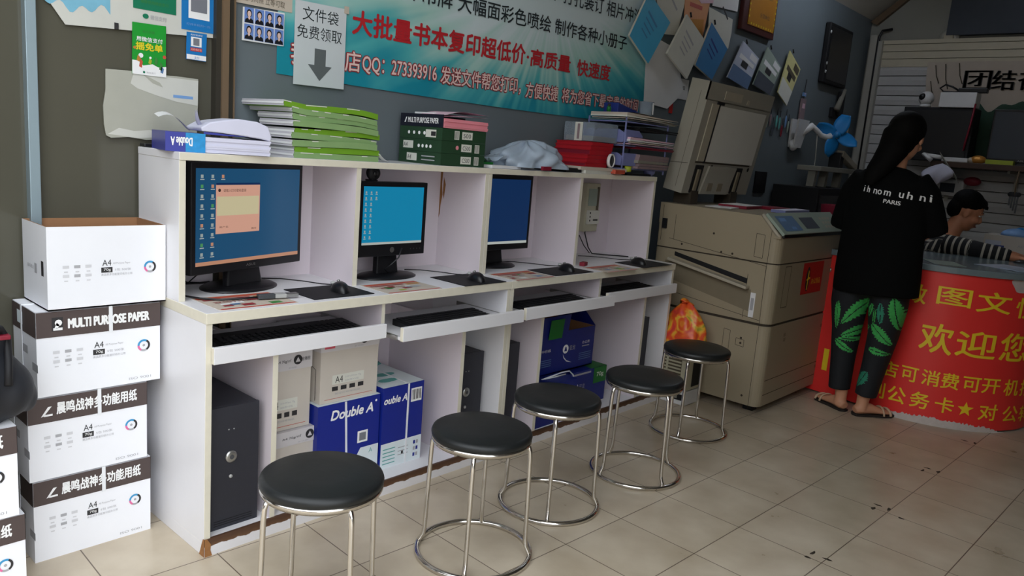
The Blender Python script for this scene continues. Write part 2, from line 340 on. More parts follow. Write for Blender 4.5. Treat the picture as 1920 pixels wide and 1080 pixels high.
# ================================================================ the room
b = MB(); b.box(-3.6, 7.0, -3.4, .62, -.08, 0, 'tiles')
marks = [(1.633, -1.354), (1.68, -1.354), (1.676, -1.409), (2.289, -1.379), (2.341, -1.382), (2.337, -1.429), (2.286, -1.493), (2.961, -1.402), (3.014, -1.41), (3.007, -1.46), (3.661, -1.435), (3.666, -1.486)]
struct(b, 'floor')
for i, (x, y) in enumerate(marks):
    q = MB(); l, w = (.018, .007) if i % 2 else (.007, .016)
    pts = [(x+l*math.cos(a)*(1+.3*math.sin(3*a+i)), y+w*math.sin(a)*(1+.3*math.cos(2*a+i)), .0004) for a in [2*PI*k/10 for k in range(10)]]
    q.poly(pts, 'seam')
    where = 'near the stool nearest the copier' if x > 3.5 else ('at the tile corner nearest the photo bottom' if x < 1.7 else ('on the middle tile corner of the aisle' if x < 2.5 else 'on the aisle tile corner before the red counter'))
    solid(q, 'floor_mark', 'dark glue smudge '+where.replace('near the stool nearest the copier', 'on the tile beside the red counter base'), 'smudge', group='glue smudges %s' % where)
b = MB(); b.box(-14, 14, -16, -3.4, -.10, -.02, 'asphalt'); b.box(-14, -3.6, -3.4, 4, -.10, -.02, 'asphalt'); struct(b, 'pavement_outside')
b = MB(); b.box(.30, 6.95, .50, .62, 0, 3.3, 'wall_p'); struct(b, 'wall_back')
b = MB(); b.box(6.85, 6.97, -2.6, .62, 0, 3.4, 'wall_far_p'); struct(b, 'wall_far')
b = MB(); b.box(.1, 6.97, -2.62, -2.5, 0, 3.4, 'wall_right_p'); struct(b, 'wall_right')
b = MB()
b.prism([(-.3, .62, 2.87), (-.3, .5, 2.87), (-.3, .05, 3.24), (-.3, -2.6, 3.24), (-.3, -2.6, 3.4), (-.3, .62, 3.4)], (7.27, 0, 0), 'ceil_p'); struct(b, 'ceiling')
b = MB(); b.prism([(6.80, .50, 2.85), (6.80, .05, 3.22), (6.80, .05, 3.16), (6.80, .44, 2.82)], (.05, 0, 0), 'brown_tr'); struct(b, 'trim_1')
b = MB(); b.box(-1.25, -1.02, .02, .62, 0, 3.3, 'wall_right_p'); struct(b, 'added_shade_pillar')  # unseen pillar, added to darken the left faces of the cartons
# glass partition beside the entrance: window_1 with pane, steel post and jamb
w = thing('window_1', None, None); w['kind'] = 'structure'
q = MB(); q.box(-1.02, .28, .505, .53, 0, 3.0, 'olive'); q.build('pane', w)
q = MB(); q.box(-.332, -.302, .47, .52, 0, 3.0, 'post_m'); q.build('post', w, bevel=.002)
q = MB(); q.box(.262, .281, .47, .56, 0, 3.0, 'trim_dk'); q.box(.281, .306, .46, .56, 0, 3.0, 'brown_tr'); q.box(.306, .331, .478, .56, 0, 3.0, 'trim_dk'); q.box(.331, .337, .474, .51, 0, 3.0, 'brown_tr'); q.build('frame', w)
q = MB(); q.box(-1.02, .28, .50, .54, 0, .06, 'trim_dk'); q.build('sill', w)
# roller shutter: door_1
d = thing('door_1', None, None); d['kind'] = 'structure'
q = MB(); z = 0.
while z < 2.42:
    q.add([(6.80, .36, z), (6.80, -2.5, z), (6.795, -2.5, z+.045), (6.795, .36, z+.045), (6.80, .36, z+.082), (6.80, -2.5, z+.082), (6.825, -2.5, z+.089), (6.825, .36, z+.089)], [(0, 1, 2, 3), (3, 2, 5, 4), (4, 5, 6, 7)], 'shut'); z += .0905
for k, (za, zb) in enumerate(((2.43, 2.50), (2.505, 2.565), (2.57, 2.63), (2.635, 2.67))): q.box(6.79-.004*k, 6.83, -2.5, .36, za, zb, 'shut_y')
q.box(6.815, 6.85, -2.5, .36, 0, 2.67, 'seam'); q.build('slats', d)
q = MB(); q.box(6.76, 6.84, .40, .46, 0, 2.72, 'rail'); q.box(6.74, 6.80, .34, .375, 0, 2.66, 'rail'); q.tube([(6.76, .385, 0), (6.76, .385, 2.7), (6.78, .37, 2.76), (6.83, .30, 2.78)], .012, 'black_pl'); q.build('guide_rail', d)
b = MB(); b.box(6.78, 6.85, -2.5, -.18, 2.70, 3.3, 'slate'); struct(b, 'trim_2')
# ceiling lamp inside, above the picture
t = thing('ceiling_lamp', 'white fluorescent batten lamp under the shop ceiling above the copier', 'lamp', (5.0, -.25, 3.238))
q = MB(); q.box(-.62, .62, -.05, .05, -.05, 0, 'white_pl'); q.build('housing', t)
q = MB(); q.tube([(-.6, 0, -.07), (.6, 0, -.07)], .016, 'lamp_on'); q.build('tube', t)
# shop across the street, outside, so that glass and chrome have something to mirror
b = MB(); b.box(-13, -12, -15, 8, 0, 5, 'brick')
for k in range(6): b.box(-12.02, -11.98, -14+3.6*k, -12+3.6*k, .1, 2.6, 'slate')
struct(b, 'exterior_houses')

# ================================================================ computer desks, two units of two seats
def desk_unit(name, label):
    t = thing(name, label, 'desk', group='white computer desks')
    for x in (0., 1.378):
        q = MB(); q.prism([(x, 0, .045), (x, 0, .78), (x, .49, .78), (x, .49, .045)], (.022, 0, 0), 'white_lam', side='edge'); q.prism([(x, .01, 0), (x, .01, .045), (x, .49, .045), (x, .49, 0)], (.022, 0, 0), 'white_lam', side='edge')
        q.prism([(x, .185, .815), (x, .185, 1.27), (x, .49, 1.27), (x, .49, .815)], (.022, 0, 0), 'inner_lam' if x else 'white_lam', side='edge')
        q.build('side_panel', t, bevel=.0015)
    q = MB(); q.box(-.001, 1.399, -.006, .49, .78, .815, 'white_lam', fr='edge', lf='edge', rt='edge'); q.build('desktop', t, bevel=.002)
    q = MB(); q.box(-.001, 1.399, .181, .49, 1.27, 1.295, 'white_lam', fr='edge', lf='white_lam'); q.build('top_shelf', t, bevel=.002)
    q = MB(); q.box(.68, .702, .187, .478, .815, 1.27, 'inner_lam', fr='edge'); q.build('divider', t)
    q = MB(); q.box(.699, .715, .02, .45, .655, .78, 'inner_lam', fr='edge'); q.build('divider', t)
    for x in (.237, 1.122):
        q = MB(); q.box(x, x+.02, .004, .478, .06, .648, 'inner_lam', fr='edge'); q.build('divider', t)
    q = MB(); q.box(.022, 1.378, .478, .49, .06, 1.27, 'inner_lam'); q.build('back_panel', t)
    q = MB(); q.box(.022, 1.378, .006, .478, .045, .06, 'white_lam'); q.build('bottom_shelf', t)
    q = MB(); q.box(.0, 1.4, -.004, .006, 0, .06, 'peel'); q.build('kick_board', t)
    for x in (.016, .706):
        r = MB(); r.box(x+.008, x+.67, 0, .34, .653, .665, 'white_lam'); tr = r.build('keyboard_tray', t)
        r = MB(); r.box(x, x+.678, -.018, 0, .652, .706, 'white_lam', lf='edge', rt='edge'); r.build('front_board', tr, bevel=.002)
        r = MB()
        for xx in (x+.002, x+.671): r.box(xx, xx+.007, .02, .40, .650, .668, 'silver')
        r.build('runner', tr)
    return t
unit = desk_unit('computer_desk', 'white laminate computer desk with two bays, beside the white carton stack')
unit2 = dup(unit, (1.4, 0, 0), label='white laminate computer desk with two bays, next to the copier')
q = MB(); q.poly([(-.0012, y, z) for y, z in ((-.004, 0), (.030, 0), (.022, .018), (.012, .045), (.004, .062), (-.004, .064))][::-1], 'rust_w'); q.poly([(x, -.0055, z) for x, z in ((0, 0), (.026, 0), (.020, .02), (.022, .04), (.008, .062), (0, .064))], 'rust_w'); q.build('chipped_corner', unit)
q = MB(); q.poly([(1.3775, y, z) for y, z in ((.477, 1.262), (.462, 1.262), (.466, 1.20), (.458, 1.15), (.468, 1.10), (.470, 1.06), (.477, 1.04))], 'rust_w'); q.poly([(1.3775, y, z) for y, z in ((.455, 1.235), (.44, 1.20), (.448, 1.13), (.457, 1.16))], 'rust_w'); q.build('rust_stain', unit)
pulls = {unit.name: [-.004, -.085], unit2.name: [-.07, -.02]}
for u in (unit, unit2):
    tr = sorted([o for o in bpy.data.objects if o.parent == u and o.name.startswith('keyboard_tray')], key=lambda o: min(v.co.x for v in o.data.vertices))
    for o, p in zip(tr, pulls[u.name]): o.location.y = p

# keyboards on the trays
def keyboard(x, y, label, w=.45, d=.155):
    t = thing('keyboard', label, 'keyboard', (x, y, .665), 0, 'black keyboards on the trays')
    q = MB(); q.prism([(-w/2, 0, 0), (-w/2, d, 0), (-w/2, d, .026), (-w/2, 0, .014)], (w, 0, 0), 'black_pl'); q.build('body', t, bevel=.003)
    q = MB()
    for r in range(6):
        y0 = .014+r*.0225; z = .0145+12*.001*(y0/d)
        for k in range(22):
            x0 = -w/2+.012+k*(w-.024)/22
            if r == 0 and 4 < k < 10: continue
            q.box(x0, x0+.0165, y0, y0+.0185, z-.002, z+.006, 'key')
        if r == 0: q.box(-w/2+.012+5*(w-.024)/22, -w/2+.012+10*(w-.024)/22-.003, y0, y0+.0185, z-.002, z+.006, 'key')
    q.build('keys', t)
    q = MB()
    for k in range(3): q.box(w*.3+k*.02, w*.3+k*.02+.006, d-.012, d-.008, .0255, .0268, 'silver')
    q.build('indicator_lights', t)
    return t
keyboard(.37, .0, 'black keyboard on the tray over the first PC tower, below the largest lit monitor', .56, .2)
keyboard(1.035, -.065, 'black keyboard on the pulled-out tray below the cyan screen')
keyboard(1.74, -.055, 'black keyboard on the pulled-out tray above the blue cartons')
keyboard(2.44, .0, 'black keyboard on the tray nearest the copier')

# monitors
def monitor(name, label, x, y, yaw, w, h, z0, screen, brand=None, chin=.03, bez=.018, base=(.14, .10), neck=(.07, .03), top=.02, basedy=0.):
    t = thing(name, label, 'monitor', (x, y, .815), yaw, 'monitors in the desk bays'); z0 -= .815
    q = MB(); q.prism([(-w/2, 0, z0), (-w/2, 0, z0+h), (-w/2, .03, z0+h), (-w/2, .055, z0+h*.7), (-w/2, .055, z0+h*.25), (-w/2, .03, z0)], (w, 0, 0), 'black_pl')
    if brand == 'ring':
        q.disc((0.0, 0, z0+chin*.5), UX, UZ, .012, 'silver')
        for k in range(4): q.disc((w*.28+k*.018, 0, z0+chin*.5), UX, UZ, .003, 'grey_key')
    elif brand:
        q.text(brand, (-.02, 0, z0+chin*.35), UX, UZ, .045, .009, 'silver')
    q.build('housing', t, bevel=.003)
    sx, sz = w-2*bez, h-chin-top
    s = MB(); o = Vector((-w/2+bez, -.0008, z0+chin)); s.rect(o, UX, UZ, sx, sz, screen[0])
    def R(a, c, ww, hh, m, n=.0006): s.rect(o+UX*(a*sx)+UZ*(c*sz), UX, UZ, ww*sx, hh*sz, m, n)
    if screen[1]:
        R(0, 0, 1, .04, screen[1])
    for (a, c, k) in screen[2]:
        R(a, c, .022, .035, ('scr_icon', 'scr_green', 'scr_orange')[k]); R(a-.006, c-.018, .036, .009, 'scr_bar')
    if screen[3]:
        R(.17, .32, .41, .52, 'scr_pink'); R(.18, .51, .39, .2, 'scr_cream', .0009); R(.17, .83, .41, .022, 'scr_navy', .0009)
        s.disc(o+UX*(.2*sx)+UZ*(.775*sz), UX, UZ, .006, 'scr_ink', .0012, 10)
        s.text('请输入打印密码登录', o+UX*(.235*sx)+UZ*(.755*sz), UX, UZ, .21*sx, .035*sz, 'scr_ink', .0012)
        s.text('用户名', o+UX*(.2*sx)+UZ*(.38*sz), UX, UZ, .08*sx, .02*sz, 'scr_ink', .0012); s.text('确定', o+UX*(.5*sx)+UZ*(.345*sz), UX, UZ, .05*sx, .02*sz, 'scr_ink', .0012)
    s.build('screen', t, merge=False)
    q = MB(); q.prism([(-neck[0], .02, .012), (neck[0], .02, .012), (neck[0]*.85, .03, z0+.03), (-neck[0]*.85, .03, z0+.03)], (0, .03, 0), 'black_pl'); q.build('neck', t, bevel=.006)
    q = MB(); q.lathe([(.001, 0), (1., 0), (1., .004), (.9, .011), (.3, .018), (.001, .018)], 'black_pl', n=40)
    q.v = [(p[0]*base[0], p[1]*base[1]+.03+basedy, p[2]) for p in q.v]; q.build('base', t)
    return t
ic1 = [(.04+.09*i, .9-.1*j, (i+j) % 3 if j % 2 else 0) for j in range(9) for i in range(2)]+[(.22, .9, 2)]
ic2 = [(.03+.08*i, .88-.095*j, 0) for j in range(9) for i in range(2)]+[(.19, .88, 0), (.19, .79, 0)]
monitor('monitor', 'largest black monitor showing a dark blue desktop with a pink dialog', .31, .295, rad(17), .535, .375, .89, ('scr_blue', 'scr_orange', ic1, True), 'ASUS', base=(.155, .11), neck=(.085, .03), basedy=.02)
m2 = monitor('monitor', 'black monitor with a bright cyan desktop, webcam clipped above', .945, .28, rad(2), .37, .307, .908, ('scr_cyan', 'scr_bar', ic2, False), 'ring', chin=.05, bez=.022, base=(.15, .09), neck=(.06, .03))
monitor('monitor', 'black monitor with a plain navy desktop, right of the cyan one', 1.637, .315, rad(0), .44, .365, .897, ('scr_navy', 'scr_bar', [], False), None, base=(.13, .09), neck=(.06, .03))
# webcam on the second monitor
t = thing('webcam', 'round black webcam on top of the cyan monitor', 'webcam', (.845, .30, 1.215))
q = MB(); q.lathe([(.001, -.014), (.026, -.013), (.032, 0), (.026, .013), (.001, .014)], 'black_mt', (0, 0, .032), R=Rx(PI/2)); q.build('head', t)
q = MB(); q.lathe([(.001, 0), (.012, 0), (.012, .004), (.001, .006)], 'black_pl', (0, -.014, .032), R=Rx(PI/2)); q.build('lens', t)
q = MB(); q.box(-.015, .015, -.012, .03, -.001, .006, 'black_pl'); q.build('clip', t)
q = MB(); q.tube([(.12, -.03, -.27), (.11, -.025, -.31), (.085, -.01, -.34), (.06, .0, -.36), (.11, .03, -.395), (.2, .06, -.397)], .003, 'black_pl', 6)
solid(q, 'webcam_cable', 'black cable hanging under the silver ring logo of the cyan monitor', 'cable', (.845, .27, 1.215))

# mouse pads, mice
def mouse_set(px, py, w, d, mx, my, where):
    q = MB(); q.box(-w/2, w/2, -d/2, d/2, 0, .003, 'black_mt'); solid(q, 'mouse_pad', 'black cloth mouse pad '+where, 'mouse pad', (px, py, .815), 0, 'black mouse pads', bevel=.0012)
    t = thing('mouse', 'black computer mouse '+where, 'mouse', (mx, my, .818), rad(-20), 'black mice')
    def fn(u, v):
        a = 2*PI*u; r = math.sin(PI/2*(1-v)); x = .033*r*math.cos(a)*(1+.1*math.sin(a)); y = .058*r*math.sin(a); return (x, y, .036*math.sin(PI/2*v)*(1-.25*math.sin(a)*r*.6))
    q = MB(); q.grid(fn, 28, 10, 'black_pl'); q.build('body', t)
    q = MB(); q.tube([(0, .025, .034), (0, .038, .030)], .005, 'silver'); q.build('wheel', t)
    q = MB(); q.ell((.014, .048, .022), (.011, .010, .007), 'silver_pl'); q.ell((-.014, .048, .022), (.011, .010, .007), 'silver_pl'); q.build('button_trim', t)
    q = MB(); q.tube([(0, .055, .012), (-.04, .12, .004), (-.10, .19, .003), (-.17, .24, .003), (-.24, .25, .003)], .0022, 'black_pl', 6); q.build('cord', t)
mouse_set(.535, .125, .26, .20, .575, .115, 'in the bay of the pink-dialog monitor')
mouse_set(1.23, .10, .25, .22, 1.25, .07, 'in the bay of the cyan monitor')
mouse_set(1.86, .09, .30, .18, 1.90, .085, 'in the bay of the navy monitor')
mouse_set(2.575, .07, .29, .19, 2.53, .075, 'in the empty bay nearest the copier')
# advert sheets on the desktops
def flyer(x, y, w, d, rz, where):
    q = MB(); q.box(-w/2, w/2, -d/2, d/2, 0, .0012, 'beige_pr'); n = .0016; o = Vector((-w/2, -d/2, 0))
    rnd = random.Random(int(x*100))
    def R(a, c, ww, hh, m, k=0): q.rect(o+Vector((a*w, c*d, .0012)), UX, UY, ww*w, hh*d, m, .0003+.0003*k)
    R(.02, .82, .96, .13, 'rust'); R(.02, .02, .96, .05, 'red_st'); R(.05, .7, .6, .08, 'crim', 1); R(.7, .66, .25, .12, 'gold', 1)
    for k in range(9): R(.05+.9*rnd.random()*.8, .1+.5*rnd.random(), .1+.08*rnd.random(), .08+.08*rnd.random(), rnd.choice(['paper', 'leaf_g2', 'panel_b', 'crim', 'carton_c', 'ink_g', 'lime']), k % 3+1)
    q.text('复印打印', o+Vector((.1*w, .45*d, .0012)), UX, UY, .45*w, .12*d, 'crim', .0018)
    solid(q, 'flyer', 'colourful printed advert sheet on the desktop '+where, 'flyer', (x, y, .815), rz, 'advert sheets on the desktops', merge=False)
flyer(.195, .115, .28, .20, 0, 'under the grey plug, first bay')
flyer(.85, .09, .27, .18, 0, 'in front of the cyan monitor')
flyer(1.56, .08, .27, .18, 0, 'in front of the navy monitor')
flyer(2.22, .04, .28, .16, 0, 'in the empty bay nearest the copier')
# loose plug on the first desktop
t = thing('display_cable', 'black cable with grey plug lying on the first advert sheet', 'cable', (0, 0, .818))
q = MB(); q.tube([(.03, .25, .006), (.07, .18, .004), (.12, .135, .004), (.19, .115, .006), (.235, .105, .008)], .0035, 'black_pl', 8); q.build('cord', t)
q = MB(); q.obox((.262, .10, .010), (.06, .022, .016), 'grey_key', Rz(-.15)); q.obox((.31, .095, .010), (.04, .034, .014), 'silver_pl', Rz(-.15)); q.obox((.35, .09, .010), (.05, .026, .012), 'silver', Rz(-.15)); q.build('plug', t, bevel=.002)
q = MB()
for k in range(3): q.tube([(.03, .40+.01*k, .95-.02*k), (.06, .40, .86-.01*k), (.12+.03*k, .41, .826), (.22, .42, .822+.002*k)], .003, 'black_pl', 6)
q.tube([(.24, .38, .94), (.18, .40, .87), (.13, .40, .83), (.06, .41, .90)], .003, 'black_pl', 6)
solid(q, 'power_cable', 'black cables drooping behind the pink-dialog monitor', 'cable')
# electric meter box and lead in the last bay
t = thing('meter_box', 'beige electric meter box on the wall of the bay nearest the copier', 'meter', (2.545, .478, 1.08))
q = MB(); q.box(-.065, .065, -.04, 0, -.13, .15, 'meter'); q.build('case', t, bevel=.004)
q = MB(); q.box(-.045, .035, -.043, -.04, .02, .12, 'panel_g'); q.box(.035, .055, -.043, -.04, -.01, .13, 'trim_br'); q.build('window', t)
q = MB(); q.box(-.05, .06, -.052, -.04, -.085, -.005, 'paper_b')
for k in range(3): q.disc((-.03, -.052, -.02-.022*k), UX, UZ, .006, 'ink', .0008, 10)
q.rect((0, -.052, -.065), UX, UZ, .045, .008, 'ink', .0008); q.build('breaker', t)
q = MB(); q.tube([(2.50, .45, 1.03), (2.50, .44, .94), (2.53, .43, .86), (2.56, .42, .822), (2.64, .36, .819), (2.72, .27, .819)], .0035, 'black_pl', 6); q.tube([(2.46, .45, .93), (2.50, .44, .87), (2.55, .43, .824)], .003, 'black_pl', 6)
solid(q, 'meter_cable', 'black lead running down from the beige meter box', 'cable')
q = MB(); q.obox((2.135, .16, .826), (.05, .03, .02), 'dk_red', Rz(.3)); solid(q, 'lighter', 'small dark red lighter beside the navy monitor bay divider', 'lighter', bevel=.003)

# PC towers in the slots
def tower(x, y, label):
    t = thing('pc_tower', label, 'computer', (x, y, .06), 0, 'black PC towers under the desks')
    q = MB(); q.box(0, .178, .012, .40, 0, .425, 'case'); q.build('case', t, bevel=.004)
    q = MB(); q.box(0, .178, 0, .012, 0, .425, 'case')
    for k in range(3): q.box(.02, .158, -.0008, 0, .012+.008*k, .015+.008*k, 'black_mt')
    q.build('front_panel', t, bevel=.003)
    q = MB(); q.lathe([(.001, 0), (.021, 0), (.021, .004), (.014, .007), (.001, .007)], 'silver', (.078, 0, .25), R=Rx(PI/2)); q.disc((.078, -.008, .25), UX, UZ, .008, 'grey_key', .0004, 12); q.build('power_button', t)
    q = MB(); q.lathe([(.001, 0), (.007, 0), (.005, .004), (.001, .004)], 'silver_pl', (.078, 0, .18), 14, R=Rx(PI/2)); q.build('reset_button', t)
    q = MB()
    for xx in (.07, .088): q.lathe([(.001, 0), (.003, 0), (.001, .002)], 'silver_pl', (xx, 0, .345), 10, R=Rx(PI/2))
    q.build('indicator_lights', t)
    return t
p = tower(.03, .035, 'black PC tower in the desk slot beside the white carton stack')
dup(p, (1.165, .08, .06), label='black PC tower with silver button right of the blue and white-label carton')
dup(p, (1.43, .10, .06), label='black PC tower left of the dark blue carton pile')
dup(p, (2.575, .10, .06), label='black PC tower in the slot nearest the copier')

# stools
def stool(x, y, th, label, s=1.):
    t = thing('stool', label, 'stool', (x, y, 0), th, 'round black stools in front of the desks')
    q = MB(); q.lathe([(.001, .420), (.162, .420), (.170, .428), (.172, .440), (.168, .450), (.155, .456), (.08, .459), (.001, .460)], 'vinyl', n=48); q.build('seat', t)
    q = MB(); q.lathe([(.155, .408), (.166, .408), (.1705, .418), (.1705, .426), (.155, .426)], 'chrome', n=48); q.build('rim', t)
    for k in range(4):
        a = PI/2*k; c, s_ = math.cos(a), math.sin(a)
        pts = [(.12, .412), (.150, .411), (.163, .404), (.168, .39), (.170, .36), (.174, .20), (.177, .07), (.180, .045), (.190, .025), (.196, .012)]
        q = MB(); q.tube([(r*c, r*s_, z) for r, z in pts], .0078, 'chrome', 10); q.build('leg', t)
    q = MB(); q.tube([(.197*math.cos(2*PI*k/48), .197*math.sin(2*PI*k/48), .010) for k in range(48)], .0095, 'chrome', 10, closed=True); q.build('foot_ring', t)
    return t
s0 = stool(.085, -.52, rad(83), 'round black chrome-legged stool in front of the first PC tower')
dup(s0, (.709, -.535, 0), rad(36), 'round black chrome-legged stool beside the big blue lettered cartons, second from the left')
dup(s0, (1.21, -.46, 0), rad(38), 'round black chrome-legged stool in front of the dark blue cartons, third from the left')
dup(s0, (1.765, -.507, 0), rad(71), 'round black chrome-legged stool, fourth from the left, second from the copier')
dup(s0, (2.47, -.375, 0), rad(15), 'round black chrome-legged stool nearest the copier, orange bag behind it')
# ================================================================ white carton stack by the entrance
def ring_logo(q, o, u, v, r, n=.0012):
    for k, m in enumerate(('ink', 'cyan', 'cyan', 'magenta', 'ink_g', 'ink')): q.disc(o, u, v, r, m, n, 5, r0=r*.68, a0=PI/3*k, a1=PI/3*(k+1))
    q.disc(o, u, v, r*.22, 'ink_g', n, 8)
def a4_print(q, o, u, v, w, h, zc):
    """icons, A4 block and colour ring on a carton face whose lower left corner is o"""
    O = lambda a, c: Vector(o)+u*(a*w)+v*(c*h)
    for i in range(3):
        for j in range(2):
            q.rect(O(.12+.09*i, zc-.0-.11*j), u, v, .05*w, .035*h, 'ink_g' if i == 1 else 'ink_f', .0009)
            q.rect(O(.13+.09*i, zc-.05-.11*j), u, v, .03*w, .015*h, 'ink_f', .0009)
    q.text('A4', O(.44, zc+.01), u, v, .075*w, .075*h, 'ink', .0009)
    q.rect(O(.43, zc-.075), u, v, .095*w, .065*h, 'ink', .0009); q.text('70g', O(.45, zc-.062), u, v, .06*w, .04*h, 'ink_w', .0013)
    q.text('5包 500张', O(.545, zc-.06), u, v, .14*w, .032*h, 'ink_g', .0009); q.text('All Purpose Paper', O(.53, zc+.02), u, v, .15*w, .03*h, 'ink_g', .0009)
    q.text('高品质多功能复印纸办公用', O(.43, zc-.115), u, v, .265*w, .03*h, 'ink_g', .0009)
    ring_logo(q, O(.855, zc-.03), u, v, .055*w)
def paper_carton(name, label, x0, x1, y0, y1, z0, h, title, group='white paper cartons by the entrance', side=True, rz=0.):
    w, d = x1-x0, y1-y0
    t = thing(name, label, 'box', ((x0+x1)/2, (y0+y1)/2, z0), rz, group)
    q = MB(); hb = h-.078; a, c = w/2, d/2
    q.box(-a, a, -c, c, 0, h, 'carton_w')
    a4_print(q, (-a, -c, 0), UX, UZ, w, h, .50)
    q.text('ISO 9001', (a-.10, -c, .012), UX, UZ, .07, .008, 'ink_g', .0009)
    for k in range(2): q.rect((-a, c*.2-.09*k, .12-.04*k), -UY, UZ, .05, .025, 'ink_g', .0009)
    q.build('body', t, bevel=.002)
    q = MB(); e = .0015
    q.rect((-a, -c, hb), UX, UZ, w, h-hb, 'band', e); q.rect((-a, c, hb), -UY, UZ, d, h-hb, 'band', e); q.rect((a, -c, hb), UY, UZ, d, h-hb, 'band', e); q.rect((-a, -c, h), UX, UY, w, d, 'carton_w', e)
    o = Vector((-a, -c, hb))
    if title == 'en':
        q.rect(o+UX*(.115*w)+UZ*.018, UX, UZ, .085*w, .042, 'ink', .0018)
        q.disc(o+UX*(.165*w)+UZ*.043, UX, UZ, .010, 'ink_w', .0024, 12); q.rect(o+UX*(.125*w)+UZ*.020, UX, UZ, .07*w, .008, 'ink_w', .0024); q.poly([tuple(o+UX*(.13*w+x)+UZ*z+Vector((0, -.0024, 0))) for x, z in ((.002, .028), (.010, .026), (.016, .036), (.008, .044))], 'ink_w')
        q.text('MULTI PURPOSE PAPER', o+UX*(.24*w)+UZ*.024, UX, UZ, .66*w, .028, 'ink_w', .002, .06)
    else:
        q.poly([tuple(o+UX*(.10*w+x)+UZ*z+Vector((0, -.0022, 0))) for x, z in ((.0, .020), (.008, .022), (.030, .050), (.020, .050))], 'ink_w'); q.rect(o+UX*(.10*w+.008)+UZ*.020, UX, UZ, .024, .006, 'ink_w', .0022)
        q.text('晨鸣战神多功能用纸', o+UX*(.225*w)+UZ*.022, UX, UZ, .68*w, .038, 'ink_w', .002, .03)
    q.rect((-a, c*.55, hb+.02), -UY, UZ, .05, .04, 'pale_l', .002)
    q.build('lid_band', t, merge=False)
    q = MB(); s0 = .06*w
    q.box(s0, s0+.011, -c-.0035, -c-.002, hb-.004, h+.004, 'strap'); q.box(s0, s0+.011, -c-.002, c+.002, h+.0016, h+.004, 'strap'); q.box(-a-.004, -a-.0025, c*.1, c*.1+.011, .0, h+.004, 'strap'); q.box(-a-.0025, a, c*.1, c*.1+.011, h+.0016, h+.0045, 'strap'); q.build('strap', t)
    return t
paper_carton('paper_carton', 'white paper carton on the floor, lowest of the stack of four by the desk', -.403, -.05, .285, .497, 0, .265, 'cn')
paper_carton('paper_carton', 'white paper carton second from the floor in the stack of four by the desk', -.412, -.062, .282, .495, .27, .262, 'cn')
paper_carton('paper_carton', 'white paper carton lettered in English under the open white box', -.384, -.020, .278, .494, .537, .262, 'en')
def open_carton(x0, x1, y0, y1, z0, h):
    t = thing('open_carton', 'open empty white carton with brown inside, topmost by the desk', 'box', ((x0+x1)/2, (y0+y1)/2, z0))
    a, c, k = (x1-x0)/2, (y1-y0)/2, .004; q = MB()
    q.box(-a, a, -c, -c+k, 0, h, 'carton_w', bk='carton_in', top='carton_in'); q.box(-a, a, c-k, c, 0, h, 'carton_w', fr='carton_in', top='carton_in')
    q.box(-a, -a+k, -c+k, c-k, 0, h, 'carton_w', rt='carton_in', top='carton_in'); q.box(a-k, a, -c+k, c-k, 0, h, 'carton_w', lf='carton_in', top='carton_in'); q.box(-a, a, -c, c, 0, .004, 'carton_w', top='carton_in')
    a4_print(q, (-a, -c, 0), UX, UZ, 2*a, h, .50)
    q.text('晨鸣纸业', (-a, c*.6, .11), -UY, UZ, .06, .012, 'ink_g', .0009); q.rect((-a, -.0, .10), -UY, UZ, .02, .03, 'ink_g', .0009); q.rect((-a, -.06, .10), -UY, UZ, .02, .045, 'ink', .0009)
    q.build('body', t, merge=False)
    q = MB(); q.box(a-.06, a-.056, c-.008, c-.004, .02, h-.03, 'seam'); q.build('inner_seam', t)
open_carton(-.352, -.004, .272, .49, .803, .252)
paper_carton('paper_carton', 'white paper carton on the floor cut by the left picture edge', -.83, -.478, .10, .32, 0, .264, 'cn')
paper_carton('paper_carton', 'white paper carton under the black bag, cut by the left picture edge', -.845, -.492, .095, .315, .268, .262, 'cn')
# black bag on the short stack
t = thing('bag', 'black cloth bag slumped on the cartons at the left edge', 'bag', (-.60, .17, .533))
q = MB(); q.ell((.0, 0, .10), (.16, .10, .13), 'bin_bag'); q.ell((.10, .0, .085), (.075, .085, .085), 'bin_bag'); q.ell((.0, .01, .20), (.125, .07, .12), 'bin_bag'); q.ell((-.08, 0, .05), (.14, .10, .09), 'bin_bag'); q.ell((.155, .01, .055), (.03, .05, .05), 'bin_bag')
organic(q, 'body', .008, t, 8)
q = MB(); q.tube([(.02, -.07, .29), (.09, -.03, .265), (.112, -.01, .23), (.10, -.06, .18), (.09, -.09, .12)], .010, 'black_mt', 8); q.build('strap', t)
q = MB(); q.box(.085, .112, -.045, -.018, .235, .248, 'dk_red'); q.build('buckle', t, bevel=.003)

